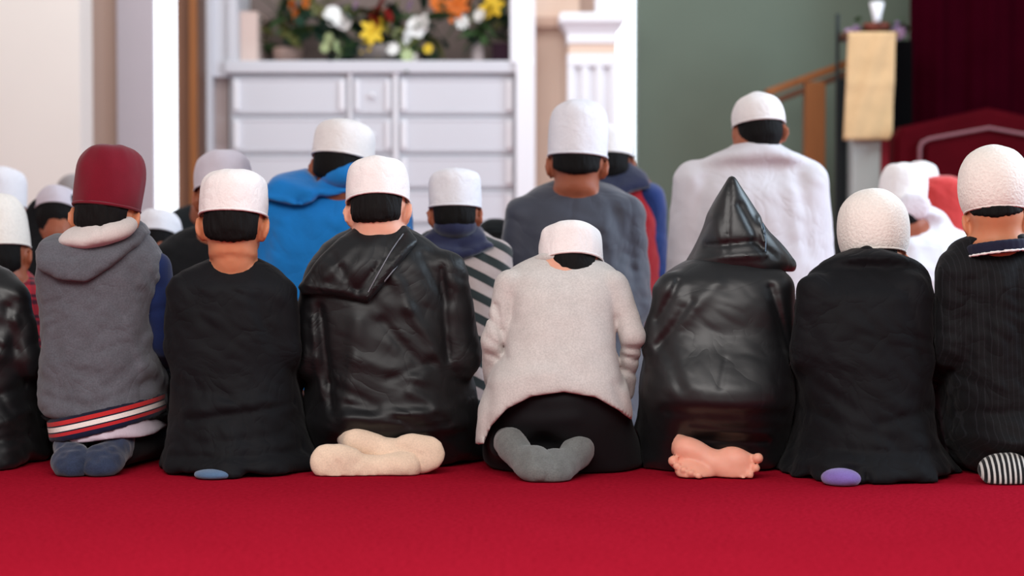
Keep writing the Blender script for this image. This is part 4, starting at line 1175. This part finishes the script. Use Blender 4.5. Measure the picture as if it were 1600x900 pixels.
# built-in white cabinet with drawers, open niche above
def cabinet():
    yF = YW; base = W(585, 546, yF)
    root = empty('drawer_cabinet', (base[0], yF, 0)); org = (base[0], yF, 0)
    tag(root, 'tall white built-in cabinet of drawers with an open niche full of flowers', 'cabinet')
    ztop = H_of(95); ybk = 5.85
    def pb(name, x0, z0, x1, z1, y0, y1, mat=PAINT, bev=.004, parent=root):
        return box(name, (x0, y0, z0), (x1, y1, z1), mat, parent, bev, org)
    X = lambda p: W(p, 300, yF)[0]
    pb('body', X(358), 0, X(806), ztop - .02, yF + .04, ybk)
    pb('counter', X(352), ztop - .06, X(808), ztop, yF - .02, ybk, PAINT, .008)
    # drawers
    ys = [H_of(q) for q in (118, 181, 241, 296, 351, 406, 461, 516)] 
    cols = [(362, 543), (551, 614), (623, 804)]
    bm = {}
    for ci, (a, b) in enumerate(cols):
        for r in range(7):
            z1, z0 = ys[r] - .006, ys[r + 1] + .006
            d = pb('drawer', X(a) + .006, z0, X(b) - .006, z1, yF + .012, yF + .045)
            fw = .026 if ci != 1 else .02
            for (u0, u1) in ((X(a) + .012, X(a) + .012 + fw), (X(b) - .012 - fw, X(b) - .012)):
                pb('raised_stile', u0, z0 + .02, u1, z1 - .02, yF - .006, yF + .014, PAINTW, .006, d)  # brighter white paints in the light caught by the stile bevels
            pb('raised_rail', X(a) + .012 + fw, z1 - .018, X(b) - .012 - fw, z1 - .010, yF + .008, yF + .014, PAINT, .004, d)
            pb('raised_rail', X(a) + .012 + fw, z0 + .010, X(b) - .012 - fw, z0 + .018, yF + .008, yF + .014, PAINT, .004, d)
            if ci == 1:
                k = bmesh.new(); bmesh.ops.create_uvsphere(k, u_segments=12, v_segments=8, radius=.012, matrix=Matrix.Translation(((X(a) + X(b)) / 2 - org[0], -.006, (z0 + z1) / 2)))
                part('knob', bm_mesh('knob', k, True), PAINTW, d)
    for p0, p1 in ((545, 550), (615, 622)):
        pb('divider', X(p0), 0, X(p1), ztop - .06, yF - .004, yF + .05, PAINTW, .003)
    # side frames
    pb('side_frame', X(311), 0, X(333), Htop, yF - .03, ybk, PAINT)
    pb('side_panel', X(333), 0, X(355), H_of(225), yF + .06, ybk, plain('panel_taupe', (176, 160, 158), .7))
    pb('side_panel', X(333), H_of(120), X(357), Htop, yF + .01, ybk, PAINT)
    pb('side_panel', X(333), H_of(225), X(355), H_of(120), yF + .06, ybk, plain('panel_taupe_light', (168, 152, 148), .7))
    pb('side_frame', X(797), ztop - .01, X(836), Htop, yF - .03, ybk, PAINTW)
    pb('side_frame', X(806), 0, X(836), ztop - .01, yF - .05, ybk, PAINTW)
    # niche
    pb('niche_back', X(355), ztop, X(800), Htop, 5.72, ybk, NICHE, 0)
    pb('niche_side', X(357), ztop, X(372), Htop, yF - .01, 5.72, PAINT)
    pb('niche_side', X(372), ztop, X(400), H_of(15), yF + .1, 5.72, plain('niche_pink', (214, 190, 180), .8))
    pb('niche_box', X(768), ztop, X(795), H_of(62), yF + .2, 5.72, plain('box_plum', (48, 14, 36), .7))
    return root
cabinet()

# fluted white column with capital
def column():
    y = 5.15
    x0, x1 = W(886, 300, y)[0], W(964, 300, y)[0]; cx = (x0 + x1) / 2
    root = empty('column', (cx, y, 0)); org = (cx, y, 0)
    tag(root, 'white fluted column with moulded capital by the green wall', 'column')
    w = (x1 - x0) / 2
    z1 = H_of(84, y)
    box('shaft', (x0 + .012, y + .03, 0), (x1 - .012, y + .28, z1), PAINTW, root, .004, org)
    nf = 4
    ww = (2 * w - .024 * 0) 
    us = np.linspace(-w, w, 2 * nf)
    for j in range(nf):
        a, b = us[2 * j], us[2 * j + 1]
        box('flute_rib', (cx + a, y, 0), (cx + b, y + .05, z1 - .06), PAINTW, root, .008, org)
    box('shaft_top', (x0, y, z1 - .06), (x1, y + .06, z1), PAINTW, root, .005, org)
    box('neck', (x0 + .006, y + .01, z1), (x1 - .004, y + .28, H_of(67, y)), PEACH, root, .003, org)
    # capital: turned moulding profile swept on a square plan
    prof = [(.0, H_of(67, y)), (.0, H_of(52, y)), (.008, H_of(48, y)), (.018, H_of(42, y)), (.034, H_of(36, y)), (.038, H_of(33, y)), (.038, H_of(24, y)), (.030, H_of(20, y))]
    bm = bmesh.new(); R = []
    for e, z in prof:
        R.append([bm.verts.new((sx * (w + e), (.14 + sy * (.14 + e)), z)) for sx, sy in ((-1, -1), (1, -1), (1, 1), (-1, 1))])
    for a, b in zip(R, R[1:]):
        for j in range(4): bm.faces.new((a[j], a[(j + 1) % 4], b[(j + 1) % 4], b[j]))
    bm.faces.new(R[-1]); bm.faces.new(R[0][::-1])
    part('capital', bm_mesh('capital', bm), PAINTW, root)
    box('upper_post', (cx + .02, y + .05, H_of(20, y)), (x1 - .01, y + .25, Htop), PAINTW, root, .004, org)
column()
pb_ = pbox('trim_4', 836, 26, 884, 42, 5.38, 5.46, plain('cornice_peach_shade', (206, 172, 152), .8)); tag(pb_, kind='structure')  # darker peach puts the cornice's shading into its colour

# stair rail
def rail():
    y = 4.7
    a = W(1196, 146, y); b = W(1322, 100, y)
    root = empty('stair_rail', (W(1270, 300, y)[0], y, 0)); org = np.array(root.location)
    tag(root, 'wooden stair handrail on a square post against the green wall', 'railing')
    def bar(name, p, q, hw, hd, mat):
        bm = bmesh.new()
        d = Vector(q - p); L = d.length
        M = Matrix.Translation(Vector((p + q) / 2 - org)) @ d.to_track_quat('X', 'Z').to_matrix().to_4x4()
        bmesh.ops.create_cube(bm, size=1, matrix=M @ Matrix.Diagonal((L, hd, hw, 1)))
        bmesh.ops.bevel(bm, geom=bm.edges[:], offset=.006, segments=2, affect='EDGES')
        part(name, bm_mesh(name, bm), mat, root)
    ext = (b - a) * .15
    bar('handrail', a, b + ext, .034, .07, WOOD2)
    bar('rail_molding', W(1212, 158, y), W(1322, 115, y) + ext, .030, .045, WOOD)
    x0, x1 = W(1256, 300, y)[0], W(1288, 300, y)[0]
    box('post', (x0, y - .03, 0), (x1, y + .05, W(0, 128, y)[2]), WOOD2, root, .005, org)
rail()

# lectern with hanging cloth, pot and leaves
def lectern():
    y = 4.4
    root = empty('lectern', (W(1356, 300, y)[0], y, 0)); org = np.array(root.location)
    tag(root, 'pale lectern pillar with a beige cloth hanging down its front', 'lectern')
    pg = plain('paint_pale_green', (186, 196, 194), .5)
    box('pillar', (W(1332, 300, y)[0], y, 0), (W(1376, 300, y)[0], y + .16, H_of(60, y)), pg, root, .006, org)
    box('pillar_edge', (W(1376, 300, y)[0], y + .01, 0), (W(1390, 300, y)[0], y + .16, H_of(60, y)), plain('paint_crimson', (150, 24, 44), .6), root, .004, org)
    box('top_board', (W(1316, 300, y)[0], y - .03, H_of(60, y)), (W(1402, 300, y)[0], y + .22, H_of(50, y)), WOOD, root, .005, org)
    # cloth
    me = bpy.data.meshes.new('hanging_cloth'); nx, nz = 14, 30; vs = []; fs = []
    for j in range(nz + 1):
        for i in range(nx + 1):
            u, v = i / nx, j / nz
            px = (1325 - 7 * v) * (1 - u) + (1400 - 6 * v) * u
            q = W(px, 50 + 169 * v, y - .045)
            off = .006 * math.sin(u * 7 + v * 3) + .004 * math.exp(-((v - .48) / .05) ** 2) * -1 + .004 * math.sin(u * 15 + v * 9)
            vs.append((q[0] - org[0], q[1] - org[1] + off, q[2] - org[2]))
    for j in range(nz):
        for i in range(nx):
            a = j * (nx + 1) + i; fs.append((a, a + 1, a + nx + 2, a + nx + 1))
    me.from_pydata(vs, [], fs)
    for p in me.polygons: p.use_smooth = True
    o = part('hanging_cloth', me, fabric('cloth_beige', (206, 172, 128), .9, .2, 200, .1, .10, 10, .06), root)
    m = o.modifiers.new('s', 'SOLIDIFY'); m.thickness = .006
    # dark pole behind
    box('pole', (W(1310, 300, y)[0], y + .1, 0), (W(1316, 300, y)[0], y + .12, H_of(18, y)), plain('metal_dark', (26, 34, 36), .4), root, .003, org)
    box('shadow_strip', (W(1316, 300, y)[0], y + .14, 0), (W(1331, 300, y)[0], y + .2, H_of(120, y)), plain('shadow_dark_teal', (18, 28, 32), .6), root, .004, org)  # dark box standing in for the shadow beside the pillar
lectern()
def lathe(name, prof, c, mat, parent, org, n=20):
    bm = bmesh.new(); R = []
    for r, z in prof: R.append([bm.verts.new((c[0] - org[0] + r * math.cos(2 * PI * j / n), c[1] - org[1] + r * math.sin(2 * PI * j / n), c[2] - org[2] + z)) for j in range(n)])
    for a, b in zip(R, R[1:]):
        for j in range(n): bm.faces.new((a[j], a[(j + 1) % n], b[(j + 1) % n], b[j]))
    bm.faces.new(R[0][::-1]); bm.faces.new(R[-1])
    return part(name, bm_mesh(name, bm, True), mat, parent)
LEAFG = plain('leaf_green', (58, 84, 46), .6, .12, 30)
LEAFD = plain('leaf_dark_green', (30, 62, 46), .6, .12, 30)
LEAFO = plain('leaf_olive', (112, 112, 62), .6, .12, 30)
def leaf_mesh(L=.07, w=.022):
    bm = bmesh.new(); rows = []
    for j in range(6):
        t = j / 5; ww = w * math.sin(PI * min(t * .96 + .04, 1)) ** .8 + .0006
        z = -.35 * L * t * t
        rows.append([bm.verts.new((-ww, L * t, z + .004)), bm.verts.new((0, L * t, z)), bm.verts.new((ww, L * t, z + .004))])
    for a, b in zip(rows, rows[1:]):
        for i in (0, 1): bm.faces.new((a[i], a[i + 1], b[i + 1], b[i]))
    return bm_mesh('leaf', bm, True)
def petal_flower(name, n, L, w, cup, layers=1):
    bm = bmesh.new()
    for ly in range(layers):
        sc = 1 - .26 * ly; cu = cup + .42 * ly
        for k in range(n):
            a0 = 2 * PI * (k + .5 * ly) / n
            rows = []
            for j in range(5):
                t = j / 4; ww = w * sc * (math.sin(PI * (t * .86 + .07)) ** .7)
                r = L * sc * t * math.cos(cu * (1 - .35 * t)); z = L * sc * t * math.sin(cu * (1 - .35 * t)) - (.25 * L * t * t if cup < .7 else 0)
                c, s_ = math.cos(a0), math.sin(a0)
                rows.append([bm.verts.new((c * r - s_ * q, s_ * r + c * q, z + abs(q) * .35)) for q in (-ww, 0, ww)])
            for p, q in zip(rows, rows[1:]):
                for i in (0, 1): bm.faces.new((p[i], p[i + 1], q[i + 1], q[i]))
    bmesh.ops.create_icosphere(bm, subdivisions=1, radius=L * .16, matrix=Matrix.Translation((0, 0, L * .12)))
    return bm_mesh(name, bm, True)
rnd = random.Random(7)
ROSE = petal_flower('flower', 6, .042, .026, .35, 4)
LILY = petal_flower('flower', 6, .070, .018, .45, 1)
DAISY = petal_flower('flower', 9, .032, .008, .25, 2)
def flower_mats():
    return dict(white=plain('petal_white', (236, 236, 232), .6, .02), yellow=plain('petal_yellow', (230, 194, 50), .6, .05), red=plain('petal_red', (140, 26, 22), .6, .08),
                orange=plain('petal_orange', (216, 112, 40), .6, .08), green=plain('bud_pale_green', (176, 190, 140), .6, .05), lilac=plain('petal_lilac', (160, 130, 160), .6, .05))
FM = flower_mats()
LEAF = {k: leaf_mesh(*v) for k, v in dict(a=(.085, .020), b=(.06, .024), c=(.12, .014)).items()}
def put_copy(name, me, mat, parent, loc, rot, sc):
    m2 = me if (len(me.materials) and me.materials[0] == mat) else None
    if m2 is None:
        key = me.name + mat.name
        m2 = _cache.get(key)
        if m2 is None:
            m2 = me.copy(); m2.materials.clear(); m2.materials.append(mat); _cache[key] = m2
    o = bpy.data.objects.new(name, m2); COL.objects.link(o); o.parent = parent
    o.location = loc; o.rotation_euler = rot; o.scale = (sc,) * 3
    return o
_cache = {}
def flowers(label, cx, vasebox, blooms, leaves, y, vmat, kind='bowl'):
    ztop = H_of(95)
    root = empty('flower_arrangement', (W(cx, 90, y)[0], y, ztop)); org = np.array(root.location)
    tag(root, label, 'flowers', 'flowers in the cabinet niche')
    r = vasebox
    if kind == 'bowl': lathe('bowl', [(r * .5, 0), (r * .9, .03), (r, .08), (r * .92, .085)], org, vmat, root, org)
    else: lathe('vase', [(r * .7, 0), (r, .03), (r * .85, .08), (r * .62, .11), (r * .8, .125)], org, vmat, root, org)
    for (px, py, typ, col, sc) in blooms:
        q = W(px, py, y - .10 + rnd.uniform(-.03, .03))
        me = dict(r=ROSE, l=LILY, d=DAISY)[typ]
        put_copy('flower', me, FM[col], root, Vector(q - org), (PI / 2 + rnd.uniform(-.5, .4), rnd.uniform(-.4, .4), rnd.uniform(0, 6)), sc)
        # stem to the vase
        a = Vector(q - org); b = Vector((0, 0, .07)); d = b - a
        bm = bmesh.new(); bmesh.ops.create_cone(bm, segments=5, radius1=.004, radius2=.004, depth=d.length, matrix=Matrix.Translation((a + b) / 2) @ d.to_track_quat('Z', 'Y').to_matrix().to_4x4())
        part('stem', bm_mesh('stem', bm), LEAFG, root)
    for (x0, x1, y0, y1, n, mats) in leaves:
        for _ in range(n):
            q = W(rnd.uniform(x0, x1), rnd.uniform(y0, y1), y + rnd.uniform(-.08, .10))
            put_copy('leaf', LEAF[rnd.choice('aabc')], rnd.choice(mats), root, Vector(q - org), (rnd.uniform(-.6, 1.4), rnd.uniform(-.8, .8), rnd.uniform(0, 6.28)), rnd.uniform(1.0, 1.8))
flowers('large bouquet of white, yellow and red flowers spilling over the cabinet ledge', 590, .12,
        [(522, 26, 'r', 'white', 1.35), (536, 34, 'r', 'white', 1.0), (580, 50, 'l', 'yellow', 1.0), (592, 40, 'l', 'yellow', .8), (572, 66, 'l', 'yellow', .9), (584, 84, 'l', 'yellow', .7),
         (594, 16, 'r', 'red', 1.7), (582, 28, 'r', 'red', 1.3), (606, 24, 'r', 'red', .9), (652, 42, 'r', 'white', 1.3), (640, 56, 'r', 'white', 1.2), (664, 34, 'r', 'white', 1.0), (632, 66, 'd', 'green', 1.2),
         (614, 76, 'd', 'white', 1.1), (636, 86, 'd', 'green', 1.1), (669, 76, 'r', 'yellow', .6), (513, 60, 'd', 'green', 1.0), (526, 72, 'd', 'green', 1.0), (529, 86, 'd', 'green', 1.0), (508, 74, 'd', 'green', .9),
         (640, 8, 'd', 'lilac', 1.0), (555, 8, 'd', 'lilac', .9), (648, 90, 'd', 'white', .8), (620, 52, 'd', 'green', .9)],
        [(505, 665, 10, 92, 70, [LEAFG, LEAFD, LEAFD, LEAFO]), (440, 520, 20, 75, 26, [LEAFG, LEAFD, LEAFO]), (508, 525, 80, 112, 8, [LEAFD]), (560, 640, 88, 104, 8, [LEAFD, LEAFG]), (600, 690, 20, 88, 26, [LEAFG, LEAFD])],
        5.34, plain('bowl_grey', (120, 112, 108), .5))
flowers('faded olive and brown dried flowers at the left of the niche', 450, .08,
        [(462, 24, 'd', 'orange', 1.3), (488, 14, 'd', 'green', 1.2), (478, 2, 'd', 'orange', 1.2), (456, 6, 'd', 'orange', 1.0)],
        [(402, 480, 18, 84, 26, [LEAFO, plain('leaf_taupe', (110, 98, 86), .7), LEAFG]), (450, 520, 0, 40, 12, [LEAFO])], 5.50, plain('vase_pink', (190, 160, 150), .5))
flowers('orange, white and yellow flowers in a small pale vase at the right of the niche', 747, .032,
        [(714, 8, 'l', 'orange', 1.0), (708, 20, 'l', 'orange', .8), (684, 4, 'l', 'orange', .9), (722, 34, 'd', 'white', 1.2), (749, 24, 'r', 'white', .85), (768, 8, 'l', 'yellow', 1.0), (762, 18, 'l', 'yellow', .7), (736, 2, 'd', 'orange', 1.0)],
        [(725, 795, 0, 58, 26, [LEAFG, LEAFD, LEAFO]), (735, 760, 40, 62, 8, [LEAFG])], 5.42, plain('vase_pale_pink', (206, 192, 192), .4), 'vase')

# pot of leaves standing on the lectern, small white jar above
def lectern_plant():
    y = 4.48; ztop = H_of(50, 4.4)
    root = empty('potted_plant', (W(1370, 50, y)[0], y, ztop)); org = np.array(root.location)
    tag(root, 'low potted plant with white jar-shaped bloom on top of the lectern', 'plant')
    lathe('pot', [(.05, 0), (.065, .03), (.06, .045)], org, plain('pot_terracotta', (120, 60, 46), .6), root, org)
    q = W(1370, 40, y - .03)
    lathe('white_vessel', [(.014, 0), (.020, .04), (.034, .10), (.030, .105)], q, PAINTW, root, org)
    for _ in range(26):
        q = W(rnd.uniform(1340, 1412), rnd.uniform(34, 54), y + rnd.uniform(-.08, .06))
        put_copy('leaf', LEAF[rnd.choice('ab')], rnd.choice([LEAFD, LEAFG]), root, Vector(q - org), (rnd.uniform(-.5, 1), rnd.uniform(-.6, .6), rnd.uniform(0, 6)), .7)
    for px in (1334, 1406):
        q = W(px, 48, y - .05); 
        for k in range(3): put_copy('flower', ROSE, FM['lilac'], root, Vector(q - org) + Vector((rnd.uniform(-.02, .02), 0, rnd.uniform(-.02, .02))), (PI / 2, 0, k), .8)
lectern_plant()

# maroon curtain and chair
def curtain():
    y = 4.75
    x0, x1 = W(1420, 300, y)[0], W(1760, 300, y)[0]
    root_x = (x0 + x1) / 2
    vs, fs = [], []; nx, nz = 120, 8
    for j in range(nz + 1):
        for i in range(nx + 1):
            u = i / nx; x = x0 + (x1 - x0) * u
            d = .022 * math.sin(u * 30 + 1.2 * math.sin(u * 9)) + .006 * math.sin(u * 81)
            vs.append((x - root_x, d * (1 - .15 * j / nz), Htop * (1 - j / nz)))
    for j in range(nz):
        for i in range(nx):
            a = j * (nx + 1) + i; fs.append((a, a + 1, a + nx + 2, a + nx + 1))
    me = bpy.data.meshes.new('curtain'); me.from_pydata(vs, [], fs)
    for p in me.polygons: p.use_smooth = True
    o = part('curtain', me, fabric('velvet_maroon', (40, 2, 11), .95, .0, 300, .05, .1, 6, .05, spec=0))
    o.location = (root_x, y, 0)
    m = o.modifiers.new('s', 'SOLIDIFY'); m.thickness = .008
    tag(o, 'dark maroon curtain hanging in folds behind the chair', 'curtain')
curtain()
def chair():
    y = 4.15
    cx = W(1545, 300, y)[0]
    root = empty('upholstered_chair', (cx, y, 0)); org = np.array(root.location)
    tag(root, 'large maroon upholstered chair back with peaked top and pale piping', 'chair')
    red = fabric('upholstery_maroon', (66, 4, 12), .9, .0, 300, .08, .1, 8, .05, spec=.05)
    pip = plain('piping_mauve', (128, 84, 90), .6)
    dk = plain('gap_black', (6, 5, 6), .9, spec=.05)
    def prism(name, pts, yf, yb, mat, bev=.012):
        bm = bmesh.new()
        P3 = [W(a, b, y) for a, b in pts]
        f = [bm.verts.new((q[0] - org[0], yf - y, q[2])) for q in P3]; b = [bm.verts.new((q[0] - org[0], yb - y, q[2])) for q in P3]
        bm.faces.new(f); bm.faces.new(b[::-1])
        for i in range(len(f)): bm.faces.new((f[i], f[i - 1], b[i - 1], b[i]))
        bmesh.ops.recalc_face_normals(bm, faces=bm.faces)
        es = [e for e in bm.edges if all(abs(v.co.y - (yf - y)) < 1e-6 for v in e.verts)]
        bmesh.ops.bevel(bm, geom=es, offset=bev, segments=3, affect='EDGES')
        return part(name, bm_mesh(name, bm), mat, root)
    prism('backrest', [(1398, 560), (1398, 215), (1410, 198), (1545, 168), (1685, 198), (1696, 215), (1696, 560)], y, y + .14, red, .02)
    prism('back_cushion', [(1440, 540), (1440, 226), (1452, 220), (1545, 204), (1640, 220), (1652, 226), (1652, 540)], y - .03, y + .01, red, .02)
    path = [W(a, b, y - .03) for a, b in ((1437, 540), (1437, 232), (1440, 223), (1452, 217), (1545, 200), (1640, 217), (1652, 223), (1655, 232), (1655, 540))]
    g = Field(np.min(path, 0) - .02, np.max(path, 0) + .02, .008)
    for a, b in zip(path, path[1:]): g.add(rcone(a, b, .009, .009), 0)
    part('piping', g.mesh('piping', org), pip, root)
    prism('seat', [(1398, 560), (1398, 460), (1696, 460), (1696, 560)], y - .5, y, red, .02)
    prism('dark_gap', [(1424, 560), (1424, 50), (1456, 50), (1456, 560)], y + .46, y + .54, dk, .004)  # added black panel standing in for the dark gap beside the curtain
chair()
